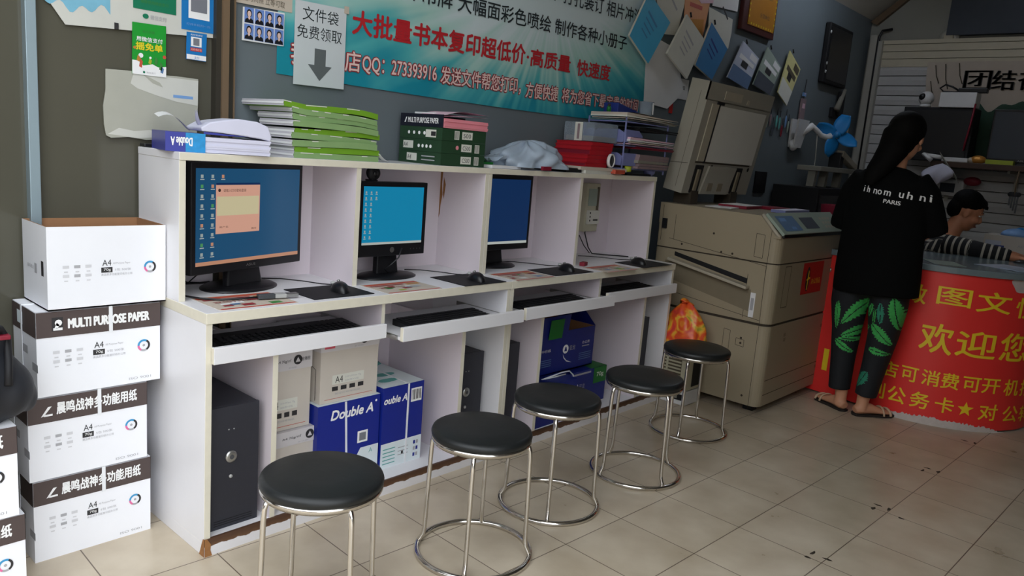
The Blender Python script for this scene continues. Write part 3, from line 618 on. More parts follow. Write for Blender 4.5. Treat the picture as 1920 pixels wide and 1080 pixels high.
# ================================================================ cartons under the first desk
def carton(name, label, x0, x1, y0, y1, z0, z1, body, deco, group, parts=(), cat='box', rz=0.):
    t = thing(name, label, cat, ((x0+x1)/2, (y0+y1)/2, z0), rz, group); a, c, h = (x1-x0)/2, (y1-y0)/2, z1-z0
    q = MB(); q.box(-a, a, -c, c, 0, h, body); deco(q, a, c, h); q.build('body', t, bevel=.002, merge=False)
    for n, fn in parts:
        q = MB(); fn(q, a, c, h); q.build(n, t, merge=False)
    return t
def cream(q, a, c, h):
    o = Vector((-a, -c, 0)); w = 2*a
    q.rect(o+UX*(.2*w)+UZ*(.27*h), UX, UZ, .55*w, .14*h, 'paper_b', .001); q.text('A4', o+UX*(.25*w)+UZ*(.29*h), UX, UZ, .13*w, .10*h, 'ink', .0014)
    q.text('210×297mm 70g', o+UX*(.42*w)+UZ*(.34*h), UX, UZ, .28*w, .03*h, 'ink_g', .0014); q.text('500张×5包', o+UX*(.42*w)+UZ*(.29*h), UX, UZ, .24*w, .03*h, 'ink_g', .0014)
    for k in range(4): q.rect(o+UX*((.2+.15*k)*w)+UZ*(.17*h), UX, UZ, .10*w, .065*h, 'ink', .001)
    q.text('复印打印专用纸', o+UX*(.25*w)+UZ*(.11*h), UX, UZ, .45*w, .03*h, 'ink_g', .001); q.rect(o+UX*(.08*w)+UZ*(.05*h), UX, UZ, .84*w, .006*h, 'rust', .001)
    q.tube([(-a-.0005, c*.8, h*.56), (-a-.0005, -c*.5, h*.56), (-a-.0005, -c*.8, h*.5), (-a-.0005, -c*.8, 0.01)], .0012, 'ink', 4)
def cream_lid(q, a, c, h):
    z0, e = .78*h, .003; q.box(-a-e, a+e, -c-e, c+e, z0, h+.002, 'lid_c'); o = Vector((-a, -c-e, z0)); w = 2*a; k = h-z0
    q.rect(o+UX*(.05*w)+UZ*(.2*k), UX, UZ, .17*w, .6*k, 'pink_ink', .0006); q.text('UPM', o+UX*(.07*w)+UZ*(.5*k), UX, UZ, .13*w, .2*k, 'lid_c', .0012)
    q.text('A4 70g/㎡', o+UX*(.32*w)+UZ*(.42*k), UX, UZ, .28*w, .24*k, 'ink', .0008); q.disc(o+UX*(.73*w)+UZ*(.55*k), UX, UZ, .018, 'ink', .0008, 16); q.poly([tuple(o+UX*(.73*w+x)+UZ*(.55*k+z)+Vector((0, -.0014, 0))) for x, z in ((-.010, -.008), (.010, -.008), (0, .011))], 'lid_c')
    q.text('金雅图', o+UX*(.80*w)+UZ*(.45*k), UX, UZ, .17*w, .22*k, 'ink', .0008); q.text('多功能', o+UX*(.55*w)+UZ*(.08*k), UX, UZ, .16*w, .1*k, 'ink_g', .0008)
g = 'cream paper cartons under the first desk'
carton('paper_carton', 'cream paper carton on the desk floor, lowest beside the front stool', .262, .545, .125, .44, .06, .305, 'carton_c', cream, g, [('lid', cream_lid)])
carton('paper_carton', 'cream paper carton half hidden by the slot divider, upper left', .262, .476, .14, .44, .309, .60, 'carton_c', cream, g, [('lid', cream_lid)])
carton('paper_carton', 'cream paper carton standing on a blue one, right under the first tray', .502, .768, .115, .42, .386, .646, 'carton_c', cream, g, [('lid', cream_lid)])
def dbl(q, a, c, h):
    o = Vector((-a, -c, 0)); w = 2*a
    q.text('Double A', o+UX*(.2*w)+UZ*(.80*h), UX+UZ*.0, (UZ+UX*.22), .68*w, .115*h, 'ink_w', .001, .045); q.disc(o+UX*(.93*w)+UZ*(.93*h), UX, UZ, .005, 'ink_w', .001, 10)
    q.rect(o+UX*(.64*w)+UZ*(.43*h), UX, UZ, .17*w, .15*h, 'ink_w', .001); q.rect(o+UX*(.67*w)+UZ*(.455*h), UX, UZ, .11*w, .10*h, 'qr_grey', .0015)
    q.rect((-a, -c, h), UX, UY, w, 2*c, 'pale_l', .001)
    q.prism([tuple(o+UX*(.7*w)+UZ*(.36*h)+Vector((0, -.001, 0))), tuple(o+UX*w+UZ*(.36*h)+Vector((0, -.001, 0))), tuple(o+UX*w+UZ*.0+Vector((0, -.001, 0))), tuple(o+UX*(.45*w)+Vector((0, -.001, 0)))], (0, .0005, 0), 'pale_l'); q.text('A', o+UX*(.84*w)+UZ*(.27*h), UX, UZ, .06*w, .06*h, 'teal', .0016)
def dbl2(q, a, c, h):
    o = Vector((-a, -c, 0)); w = 2*a
    q.text('ouble A', o+UX*(.02*w)+UZ*(.80*h), UX, (UZ+UX*.22), .56*w, .085*h, 'ink_w', .001, .045)
    q.rect(o+UX*(.68*w)+UZ*(.76*h), UX, UZ, .27*w, .17*h, 'ink_w', .001)
    for k in range(9): q.rect(o+UX*((.70+.026*k)*w)+UZ*(.785*h), UX, UZ, (.008+.006*(k % 3))*w, .125*h, 'ink', .0015)
    q.rect(o+UZ*.0, UX, UZ, w, .31*h, 'pale_l', .001)
    for k in range(5): q.rect(o+UX*(.05*w)+UZ*((.05+.045*k)*h), UX, UZ, .3*w, .012*h, 'teal', .0015)
    for k in range(3): q.rect(o+UX*(.42*w)+UZ*((.12+.045*k)*h), UX, UZ, .25*w, .01*h, 'ink_g', .0015)
    q.rect(o+UX*(.50*w)+UZ*(.13*h), UX, UZ, .05*w, .035*h, 'ink', .002)
    for i in range(2):
        for j in range(3): q.rect(o+UX*((.80+.07*i)*w)+UZ*((.05+.08*j)*h), UX, UZ, .05*w, .045*h, 'ink_g' if (i+j) % 2 else 'blue_c', .0015)
    q.rect((-a, -c, h), UX, UY, w, 2*c, 'pale_l', .001)
    for k in range(4):
        cx, cy = -.3*a+.35*a*(k % 2), -.5*c+.45*c*k; q.poly([(cx+.05*math.cos(t)*(1.2 if math.cos(t) > 0 else .8), cy+.022*math.sin(t), h+.0016) for t in [2*PI*i/12 for i in range(12)]], 'teal')
def strp(x):
    def f(q, a, c, h):
        q.prism([(x*a, -c-.0015, h), (x*a+.009, -c-.0015, h), (x*a+.024, -c-.0015, .12*h), (x*a+.015, -c-.0015, .12*h)], (0, -.001, 0), 'strap'); q.box(x*a, x*a+.009, -c, c, h+.001, h+.0025, 'strap')
    return f
def strp2(q, a, c, h): q.box(.18*a, .18*a+.009, -c-.0025, -c-.0012, 0, h, 'strap'); q.box(.18*a, .18*a+.009, -c, c, h+.001, h+.0025, 'strap')
g = 'blue lettered paper cartons under the first desk'
carton('paper_carton', 'blue lettered paper carton carrying a cream carton', .487, .778, .10, .42, .06, .384, 'blue_c', dbl, g, [('strap', strp(-.18))])
carton('paper_carton', 'blue lettered paper carton with a barcode label, teal leaves printed on top', .785, 1.0, .09, .40, .06, .405, 'blue_c', dbl2, g, [('strap', strp2)])
def scrap(q): pass
q = MB(); q.grid(lambda u, v: (.80+.12*u, .28+.12*v, .408+.03*math.sin(6*u+2)*math.sin(5*v+1)**2+.012), 8, 6, 'teal'); solid(q, 'crumpled_wrapper', 'crumpled teal wrapper on the blue carton with a barcode', 'wrapper')
# ================================================================ dark blue cartons under the second desk
def logo_face(q, o, w, h, side):
    c = o+UX*(.30*w)+UZ*(.63*h)
    q.disc(c, UX, UZ, .024, 'ink_w', .001, 18); q.poly([tuple(c+UX*x+UZ*z+Vector((0, -.0016, 0))) for x, z in ((-.012, -.011), (.012, -.011), (.004, .012), (-.004, .012))], 'navy_c'); q.text('亚龙', c+UX*.032-UZ*.012, UX, UZ, .05, .026, 'ink_g', .001)
    P = [(-.02+.0, -.05), (-.012, -.10), (.015, -.145), (.06, -.165), (.015, -.13), (-.005, -.095)]
    q.poly([tuple(c+UX*x+UZ*z*h*2.6+Vector((0, -.001, 0))) for x, z in P], 'ink_w')
    if side:
        q.text('办公用', o+UX*(.70*w)+UZ*(.68*h), UX, UZ, .18*w, .09*h, 'ink_w', .001); q.rect(o+UX*(.70*w)+UZ*(.60*h), UX, UZ, .18*w, .03*h, 'ink_g', .001)
        for k in range(4): q.rect(o+UX*(.64*w)+UZ*((.22+.06*k)*h), UX, UZ, .3*w, .02*h, 'panel_b', .001)
def bl1(q, a, c, h): logo_face(q, Vector((-a, -c, 0)), 2*a, h, True); q.rect((-a, -c, .86*h), UX, UZ, .35*a, .13*h, 'green_l', .001)
def bl2(q, a, c, h):
    logo_face(q, Vector((-a, -c, 0)), 1.6*a, h*.9, False); q.rect((.35*a, -c, .55*h), UX, UZ, .65*a, .45*h, 'green_l', .001); q.text('70g', (.5*a, -c, .70*h), UX, UZ, .35*a, .16*h, 'ink_w', .0016); q.rect((.25*a, -c, h), UX, UY, .75*a, 2*c, 'green_l', .001)
    q.rect((-a, -c, .9*h), UX, UZ, 1.2*a, .05*h, 'ink_g', .001)
def bl3(q, a, c, h):
    o = Vector((-a, -c, 0)); logo_face(q, o+UX*(.5*a), 1.5*a, h*.86, True); q.text('中日纸', o+UX*(.12*a)+UZ*(.55*h), UX, UZ, .3*a, .07*h, 'ink_w', .001)
    for k in range(4): q.rect(o+UX*(.1*a)+UZ*((.2+.05*k)*h), UX, UZ, .36*a, .018*h, 'panel_b', .001)
g = 'dark blue paper cartons under the second desk'
carton('paper_carton', 'dark blue paper carton at the front left of its pile, on the desk floor', 1.652, 1.985, .015, .22, .06, .265, 'navy_c', bl1, g)
carton('paper_carton', 'dark blue paper carton with green corner label, on the desk floor at right', 2.0, 2.36, .10, .40, .06, .255, 'navy_c', bl2, g)
t = thing('open_carton', 'dark blue carton with open flaps and brown inside, on top of its pile', 'box', (2.035, .29, .267)); a, c, h, k = .235, .15, .215, .004
q = MB(); q.box(-a, a, -c, -c+k, 0, h, 'navy_c', bk='carton_in'); q.box(-a, a, c-k, c, 0, h, 'navy_c', fr='carton_in'); q.box(-a, -a+k, -c+k, c-k, 0, h, 'navy_c', rt='carton_in'); q.box(a-k, a, -c+k, c-k, 0, h, 'navy_c', lf='carton_in'); q.box(-a, a, -c, c, 0, .004, 'navy_c', top='carton_in'); bl3(q, a, c, h); q.build('body', t, merge=False)
q = MB(); q.prism([(-a, -c, h), (a*.0, -c, h), (a*.0, -c-.01, h+.09), (-a+.02, -c-.01, h+.09)], (0, .003, 0), 'navy_c', back='carton_in'); q.rect((-a*.72, -c-.004, h-.03), UX, Vector((0, -.1, 1)).normalized(), .11, .105, 'green_l', .002); q.text('70g', (-a*.60, -c-.004, h+.0), UX, Vector((0, -.1, 1)).normalized(), .06, .03, 'ink_w', .004); q.build('front_flap', t, merge=False)
q = MB(); q.prism([(-a, c, h), (a, c, h), (a-.03, c-.10, h+.10), (-a+.03, c-.10, h+.10)], (0, .003, 0), 'navy_c', back='navy_c', side='navy_c'); q.rect((-a+.02, c-.004, h+.003), UX, Vector((0, -.7, .7)).normalized(), 2*a-.06, .12, 'carton_in', .003); q.build('back_flap', t, merge=False)
q = MB(); q.prism([(a, -c, h), (a, c, h), (a-.02, c-.02, h+.11), (a-.02, -c+.1, h+.11)], (.003, 0, 0), 'navy_c'); q.build('side_flap', t)
q = MB(); q.tube([(1.80, .105, .262), (1.95, .095, .28), (2.02, .10, .275), (2.055, .10, .25), (2.07, .10, .20), (2.075, .098, .10)], .004, 'strap', 6); q.tube([(1.80, .10, .262), (1.97, .085, .270)], .004, 'strap', 6); solid(q, 'packing_strap', 'loose white packing strap between the dark blue cartons', 'strap')

# ================================================================ things on the top shelf
S = 1.2955
t = thing('paper_ream', 'torn-open blue ream with white sheets curling up, left end of the shelf', 'paper', (.155, .285, S), rad(-12))
q = MB(); q.box(-.165, -.045, -.10, .10, 0, .060, 'ream_b'); q.rect((-.105, -.10, 0), UX, UZ, .06, .060, 'ream_cy', .0008); q.text('Double A', (-.085, -.10, .045), -UX, -UZ, .064, .026, 'ink_w', .0012, .03); q.build('wrapper', t, merge=False)
q = MB()
for k in range(8): q.box(-.05, .165+.003*math.sin(k*2.1), -.098+.002*math.sin(k*1.7), .10, .001+.0062*k, .001+.0062*(k+1), 'paper_lav')
q.build('sheets', t)
q = MB(); q.prism([(x, -.098, z) for x, z in ((-.055, .068), (.0, .067), (.08, .062), (.14, .056), (.166, .050), (.170, .066), (.158, .098), (.12, .112), (.06, .116), (.01, .108), (-.03, .098), (-.058, .080))], (0, .195, 0), 'paper_lav'); q.add([(-.05, -.0984, .067), (.09, -.0984, .0605), (.02, -.0984, .0585), (-.05, -.0984, .0595)], [(0, 1, 2, 3)], 'ream_b'); q.build('curled_sheets', t, bevel=.004)
q = MB(); q.grid(lambda u, v: (-.03-.05*u+.02*u*u, -.06+.10*v*(1-.7*u), .075+.055*u**1.4+.006*math.sin(8*v)), 10, 8, 'paper_lav'); q.grid(lambda u, v: (-.06-.10*u, .02+.07*v, .062+.05*math.sin(2.2*u)+.01*v), 8, 6, 'paper'); q.build('torn_flap', t, merge=False)
q = MB(); q.box(-.02, .05, -.02, .02, 0, .012, 'black_pl'); solid(q, 'adapter', 'small black adapter at the left end of the shelf beside the torn ream', 'adapter', (.02, .46, S), bevel=.003)
# bundles of printed booklets
rnd = random.Random(3); z = S
for k in range(9):
    hh = .0195+.003*rnd.random(); dx, dy = .012*rnd.uniform(-1, 1), .010*rnd.uniform(-1, 1); last = k >= 7
    col = 'green_pk' if k in (1, 4, 8) else 'green_pk2'
    A0, A1, C0, C1 = -.185+dx*.8-(.035 if k == 8 else 0), .19+dx, -.115+dy*.6, .115+dy+(.06 if last else 0)
    q = MB(); nn = 14; ph = rnd.random()*3; amp = .0035
    def zz(x, base, up): return base+(amp*math.sin(7*x+ph) if 0 < k else 0)*1.+(-.014*max(0, (x-.05)/.15)**2*(k/8.) if k else 0)+(.008*max(0, (-x-.14)/.06) if k > 5 else 0)
    for i in range(nn):
        x0, x1 = A0+(A1-A0)*i/nn, A0+(A1-A0)*(i+1)/nn
        b0, b1, t0, t1 = zz(x0, 0, 0), zz(x1, 0, 0), zz(x0, hh, 1), zz(x1, hh, 1)
        q.add([(x0, C0, b0), (x1, C0, b1), (x1, C0, t1), (x0, C0, t0)], [(0, 1, 2, 3)], col); q.add([(x0, C1, b0), (x1, C1, b1), (x1, C1, t1), (x0, C1, t0)], [(3, 2, 1, 0)], col)
        q.add([(x0, C0, t0), (x1, C0, t1), (x1, C1, t1), (x0, C1, t0)], [(0, 1, 2, 3)], col if i > 1 else 'paper'); q.add([(x0, C0, b0), (x1, C0, b1), (x1, C1, b1), (x0, C1, b0)], [(3, 2, 1, 0)], col)
        if rnd.random() < .35: q.add([(x0, C0-.0008, t0-.004), (x1, C0-.0008, t1-.004), (x1, C0-.0008, t1-.001), (x0, C0-.0008, t0-.001)], [(0, 1, 2, 3)], 'paper_b')
    b0, t0, b1, t1 = zz(A0, 0, 0), zz(A0, hh, 1), zz(A1, 0, 0), zz(A1, hh, 1)
    for j in range(3): q.add([(A0-.002*(j % 2), C0, b0+(t0-b0)*j/3), (A0-.002*(j % 2), C1, b0+(t0-b0)*j/3), (A0-.002*(j % 2), C1, b0+(t0-b0)*(j+1)/3), (A0-.002*(j % 2), C0, b0+(t0-b0)*(j+1)/3)], [(3, 2, 1, 0)], ('paper_g', 'paper', 'paper_g')[j])
    q.add([(A1, C0, b1), (A1, C1, b1), (A1, C1, t1), (A1, C0, t1)], [(0, 1, 2, 3)], col)
    nm = ('topmost' if k == 8 else ORD[k]+(' from the bottom' if k else 'most')).replace('bottommost', 'lowest')
    solid(q, 'paper_bundle', 'green-edged white paper bundle on the shelf, %s of the pile' % nm, 'paper', (.605, .325, z), 0, 'green paper bundles on the shelf', merge=False)
    z += hh+.0002
q = MB(); q.grid(lambda u, v: (.795+.06*u, .20+.03*v, S+.002+.03*(1-u)**2), 6, 2, 'paper'); solid(q, 'loose_sheet', 'loose white sheet corner hanging off the green paper pile', 'paper')
# dark green reams with a torn navy one on top
def ream(name, label, z, col, deco, x0=1.108, x1=1.368, y0=.192, y1=.465, h=.051):
    t = thing(name, label, 'paper', ((x0+x1)/2, (y0+y1)/2, z), 0, 'paper reams beside the green paper pile'); a, c = (x1-x0)/2, (y1-y0)/2
    q = MB(); q.box(-a, a, -c, c, 0, h, col); deco(q, a, c, h); q.build('wrapper', t, bevel=.0025, merge=False); return t
def rl(k):
    def f(q, a, c, h):
        if k == 2:
            for i in range(4): q.disc((-a, c*.55-.042*i*.8, h*.5), -UY, UZ, .0075, 'ink_w', .0009, 10)
            q.rect((-a, -c*.25, h*.18), -UY, UZ, .066, h*.62, 'paper_b', .0009); q.rect((-a, -c*.5, h*.3), -UY, UZ, .03, h*.36, 'ink', .0014)
        elif k == 1:
            q.rect((-a, c*.8, h*.2), -UY, UZ, .066, h*.62, 'paper_b', .0009); q.text('A4', (-a, c*.78, h*.3), -UY, UZ, .026, h*.38, 'ink', .0014)
            for i in range(4): q.disc((-a, c*.05-.042*i*.6, h*.45), -UY, UZ, .0075, 'ink_w', .0009, 10)
        else:
            q.rect((-a, c*.6, h*.2), -UY, UZ, .066, h*.62, 'paper_b', .0009); q.text('A4', (-a, c*.57, h*.3), -UY, UZ, .026, h*.38, 'ink', .0014)
            for i in range(2): q.rect((-a, -c*.1, h*(.3+.3*i)), -UY, UZ, .085, h*.09, 'ink_g', .0009)
        b = (-.05, -.01)[k == 2]
        q.rect((-.015+.02*b, -c, h*.2), UX, UZ, .062, h*.62, 'paper_b', .0009); q.text('C500' if k < 2 else '500', (-.008, -c, h*.32), UX, UZ, .045, h*.36, 'ink', .0014); q.rect((.065 if k < 2 else -.06, -c, h*.15), UX, UZ, .028, h*.7, 'paper_b', .0009)
        for i in range(5): q.rect(((.067 if k < 2 else -.058)+.0048*i, -c, h*.2), UX, UZ, .002, h*.6, 'ink', .0014)
        if k == 1: q.disc((-.04, -c, h*.5), UX, UZ, .009, 'pink_p', .0009, 12)
    return f
for k in range(3): ream('paper_ream', 'dark green wrapped ream, %s of the three green reams' % ('lowest', 'middle', 'upper')[k], S+.052*k, 'ream_g', rl(k))
def nav(q, a, c, h): q.text('MULTI PURPOSE PAPER', (-a, c*.62, h*.28), -UY, UZ, .195, h*.42, 'ink_w', .0009, .02); q.poly([(-a-.001, c*.80, h*.28), (-a-.001, c*.74, h*.28), (-a-.001, c*.68, h*.7), (-a-.001, c*.72, h*.7)], 'ink_w')
t = thing('paper_ream', 'torn navy ream with pink paper, on top of the green reams', 'paper', (1.238, .3285, S+.156), 0, 'paper reams beside the green paper pile'); a, c, h = .13, .1365, .053
q = MB(); q.box(-a, -a+.004, -c, c, 0, h, 'ream_n'); q.box(-a+.004, a, .0, c, 0, h, 'ream_n'); nav(q, a, c, h); q.build('wrapper', t, merge=False)
q = MB()
for k in range(6): q.box(-.1255, .134+.003*math.sin(k*3.1), -.140-.003*math.sin(k*1.9), -.001, .0065*k, .0065*(k+1), 'pink_p')
q.build('pink_sheets', t)
q = MB(); q.grid(lambda u, v: (-.13+.262*u, -.146+.19*v, .040+.018*math.sin(1.2*u+.25)+.010*math.sin(PI*u)*v), 14, 8, 'pink_l'); q.grid(lambda u, v: (-.12+.258*u, -.143+.02*math.sin(3*u)+.17*v, .052+.024*u+.010*math.sin(4*u)), 14, 6, 'pink_l'); q.build('curled_sheets', t, merge=False)
q = MB(); q.box(-.10, -.02, -.05, .08, .054, .062, 'paper'); q.build('white_sheets', t)
# plastic bag and papers
t = thing('plastic_bag', 'crumpled clear-blue plastic bag on the shelf between the reams and the red folders', 'bag', (1.74, .30, S))
q = MB()
def pb(u, v):
    a = 2*PI*u; th = PI/2*v; r = math.cos(th); w = 1+.16*math.sin(5*a+7*v)+.10*math.sin(11*a-9*v)
    return (.23*r*math.cos(a)*w+.03-.10*math.sin(th)*0, .14*r*math.sin(a)*w, .012+(.115*math.sin(th)*(1+.25*math.cos(a)*r))*(1+.12*math.sin(9*a+4*v)))
q.grid(pb, 60, 12, 'clearbag'); q.build('body', t)
q = MB(); q.grid(lambda u, v: (-.30+.16*u, -.06+.10*v+.02*math.sin(7*u), .03+.03*u+.012*math.sin(13*u+6*v)), 14, 8, 'clearbag'); q.build('handles', t)
q = MB(); q.box(-.01, .05, -.150, -.135, .004, .022, 'dk_red'); q.build('red_print', t)
q = MB(); q.obox((1.52, .30, S+.007), (.22, .20, .013), 'paper', Rz(.1)); solid(q, 'paper_sheaf', 'thin sheaf of white paper under the plastic bag', 'paper')
q = MB(); q.obox((1.445, .33, S+.02), (.10, .16, .010), 'green_l', Rz(-.2)); solid(q, 'green_folder', 'green folder edge behind the white sheaf beside the reams', 'folder')
q = MB(); q.obox((2.03, .30, S+.011), (.16, .2, .022), 'black_mt', Rz(.1)); solid(q, 'black_folder', 'black folder on the shelf right of the plastic bag', 'folder', bevel=.003)
# red folders etc
q = MB(); q.obox((2.27, .295, S+.008), (.34, .22, .016), 'paper_b', Rz(.03)); solid(q, 'paper_sheaf', 'pale sheaf of papers under the lowest red folder', 'paper')
q = MB(); q.obox((2.27, .30, S+.0245), (.40, .24, .016), 'beige_pr', Rz(-.03)); solid(q, 'paper_sheaf', 'beige card sheaf right under the red folders', 'paper')
zz_ = S+.033
for k in range(6):
    hh = .0205 if k != 3 else .027; dx = (-.03 if k < 3 else 0)+.006*((k*7) % 3-1)
    t = thing('red_folder', 'red certificate folder, %s of the red stack' % ('topmost' if k == 5 else (ORD[k]+' from the bottom' if k else 'lowest')), 'folder', (2.275+dx, .33, zz_), 0, 'red certificate folders on the shelf')
    q = MB(); q.box(-.095, .095, -.115, .13, 0, .003, 'red_f'); q.box(-.095, .095, -.115, .13, hh-.004, hh-.0008, 'red_f'); q.box(-.095, .095, -.1145, -.111, 0, hh-.001, 'red_f'); q.build('cover', t)
    q = MB(); q.box(-.091, .091, -.111, .126, .003, hh-.004, 'red_f' if k % 3 else 'dk_red'); q.build('pages', t)
    zz_ += hh
t = thing('tape_roll', 'upright white-rimmed tape roll leaning on the red folders', 'tape', (2.325, .185, S+.036), rad(10))
q = MB(); q.lathe([(.030, -.008), (.036, -.008), (.036, .008), (.030, .008), (.030, -.008)], 'paper', (0, 0, .036), R=Rx(PI/2)); q.build('roll', t)
q = MB(); q.lathe([(.001, -.003), (.030, -.003), (.030, .003), (.001, .003)], 'ink', (0, 0, .036), R=Rx(PI/2)); q.build('core', t)
t = thing('clear_box', 'clear plastic drawer box standing on the red folders', 'box', (2.325, .335, zz_+.001))
q = MB(); q.box(-.11, .11, -.10, .10, 0, .10, 'clear_pl'); q.build('shell', t, bevel=.005)
q = MB(); q.box(-.112, -.110, -.025, .025, .002, .098, 'paper_b'); q.box(-.1125, -.112, -.008, .008, .01, .09, 'mauve'); q.build('label_strip', t)
q = MB(); q.box(-.10, .10, -.09, .09, .004, .03, 'grey_pl'); q.build('contents', t)
# desk organiser with three tiers
t = thing('desk_organiser', 'grey-blue three-tier file organiser at the right end of the shelf', 'organiser', (2.66, .32, S+.012))
for z in (.02, .145, .272):
    q = MB(); q.box(-.22, .22, -.13, .13, z, z+.006, 'tray_b'); q.build('tier', t)
for (x, y) in ((-.215, -.125), (.215, -.125), (-.215, .125), (.215, .125)):
    q = MB(); q.tube([(x, y, 0), (x, y, .30)], .005, 'tray_b', 8); q.build('post', t)
for z in (.04, .165):
    q = MB(); q.prism([(-.222, y, z+s) for y, s in ((-.12, .0), (-.125, .05), (-.09, .068), (.09, .068), (.125, .05), (.12, 0))], (.004, 0, 0), 'tray_b'); q.build('end_panel', t)
    q = MB(); q.prism([(x, -.132, z+s) for x, s in ((-.215, 0), (-.215, .068), (-.09, .068), (-.05, .04), (-.05, 0))], (0, .004, 0), 'tray_b'); q.build('front_panel', t)
def sheaf(label, x, y, z, w, d, h, m, rz, wav=0., n=3):
    q = MB(); ph = x*9
    for k in range(n):
        zb = h*k/n; dx = .008*math.sin(k*2.3+ph); q.grid(lambda u, v: (-w/2+w*u+dx, -d/2+d*v, zb+h/n+wav*math.sin(5*u+ph+.5*k)*(1)), 10, 3, m[k % len(m)])
        q.add([(-w/2+dx, -d/2, zb), (w/2+dx, -d/2, zb), (w/2+dx, -d/2, zb+h/n+wav*math.sin(5+ph+.5*k)), (-w/2+dx, -d/2, zb+h/n+wav*math.sin(ph+.5*k))], [(0, 1, 2, 3)], m[k % len(m)]); q.add([(-w/2+dx, d/2, zb), (-w/2+dx, -d/2, zb), (-w/2+dx, -d/2, zb+h/n+wav*math.sin(ph+.5*k)), (-w/2+dx, d/2, zb+h/n+wav*math.sin(ph+.5*k))], [(0, 1, 2, 3)], m[k % len(m)])
    solid(q, 'paper_sheaf', label, 'paper', (x, y, z), rz, merge=False)
sheaf('cream sheaf drooping over the top tier of the file organiser', 2.69, .30, S+.295, .50, .25, .035, ['paper_b', 'beige_pr'], -.04, .010, 4)
sheaf('pink and white sheaf on the middle tier of the file organiser', 2.70, .30, S+.168, .48, .25, .035, ['pink_l', 'beige_pr', 'paper'], .03, .006, 4)
sheaf('dark folders on the upper tier under the cream sheaf', 2.76, .30, S+.245, .40, .24, .02, ['black_mt'], -.02, .004, 2)
sheaf('red folder under the pink sheaf on the file organiser', 2.74, .30, S+.146, .40, .24, .014, ['dk_red'], .0, .002, 2)
sheaf('mauve stack of papers on the bottom tier of the file organiser', 2.72, .29, S+.04, .34, .24, .075, ['mauve', 'mauve', 'grey_pl'], .05, .003, 5)
sheaf('black flat folder lying before the file organiser at the shelf end', 2.62, .20, S+.0005, .24, .03, .011, ['black_mt'], 0., 0, 1)
q = MB(); q.prism([(-.10, -.05, 0), (.16, -.05, 0), (.16, -.05, .012), (-.10, -.05, .055)], (0, .1, 0), 'navy'); solid(q, 'blue_wedge', 'navy blue wedge-shaped pencil case on the top tier of the organiser', 'case', (2.62, .36, S+.338), bevel=.004)
t = thing('glue_bottle', 'tiny green bottle with pale cap on the organiser top, left of the navy case', 'bottle', (2.462, .33, S+.338))
q = MB(); q.lathe([(.001, 0), (.012, 0), (.013, .02), (.008, .03), (.001, .03)], 'green_l', n=14); q.build('body', t); q = MB(); q.lathe([(.009, .029), (.009, .042), (.001, .042)], 'ink', n=14); q.build('cap', t)
t = thing('clear_cup', 'clear plastic cup with a white strip on the organiser top', 'cup', (2.74, .27, S+.342))
q = MB(); q.lathe([(.036, .0), (.044, .075), (.042, .075), (.034, .003), (.001, .003)], 'clear_pl', n=24); q.build('body', t); q = MB(); q.box(-.006, .006, -.048, -.045, .005, .07, 'paper'); q.build('label_strip', t)
q = MB(); q.lathe([(.001, 0), (.02, 0), (.02, .03), (.001, .03)], 'lime', n=16); solid(q, 'yellow_roll', 'small lime green roll before the organiser', 'roll', (2.49, .185, S+.02))
q = MB(); q.obox((0, 0, .012), (.11, .03, .022), 'rust', Rz(.1)); solid(q, 'orange_case', 'small orange case under the white-rimmed tape roll', 'case', (2.39, .178, S+.004), bevel=.004)
q = MB(); q.ell((0, 0, .028), (.045, .03, .028), 'tray_b'); solid(q, 'blue_bundle', 'small blue-violet bundle at the very right end of the shelf', 'bundle', (2.765, .22, S))

# ================================================================ paper and print on the wall
WY = .499
def wall_quad(name, label, cat, pts, m, th=.006, y=WY, deco=None, group=None, lean=0., side=None, tilt=None):
    """a sheet or booklet hanging on the wall: corners (x, z), its own thickness"""
    cx = sum(p[0] for p in pts)/len(pts); cz = min(p[1] for p in pts); zt = max(p[1] for p in pts)
    q = MB(); q.prism([(x-cx, -lean*(zt-z), z-cz) for x, z in pts], (0, th, 0), m, side=side)
    k0 = len(q.v)
    if deco: deco(q, [(x-cx, z-cz) for x, z in pts])
    q.v[k0:] = [(p[0], p[1]-lean*(zt-cz-p[2]), p[2]) for p in q.v[k0:]]
    return solid(q, name, label, cat, (cx, y-th, cz), 0, group, merge=False)
WN = Vector((0, -1, 0))
# banner
q = MB(); SL = .016
q.grid(lambda u, v: (.515+2.545*u, WY-.004-.003*abs(math.sin(9*u)), 1.598+.03*u*0+(.92)*v+.022*math.sin(PI*u)*(1-v)*-.5+.035*max(0, u-.75)*(1-v)), 60, 10, 'banner_pr')
UB = Vector((1, 0, SL)).normalized()
def btext(s, x0, x1, z0, h, m, bold, n, y=WY-.008): q.text(s, (x0, y, z0), UB, UZ, x1-x0, h, m, n, bold)
btext('易拉宝 展架 名片 会员卡 条幅 复印 打孔装订 相片冲洗', .75, 2.93, 2.14, .085, 'bk_ink', .01, .001)
btext('标书文本 工作吊牌 大幅面彩色喷绘 制作各种小册子', .60, 2.80, 1.975, .080, 'bk_ink', .012, .001)
btext('大批量书本复印超低价', .852, 1.915, 1.797, .095, 'red_ink', .03, .001); btext('·高质量', 1.93, 2.288, 1.815, .085, 'red_ink', .03, .001); btext('快速度', 2.35, 2.662, 1.815, .085, 'red_ink', .03, .001)
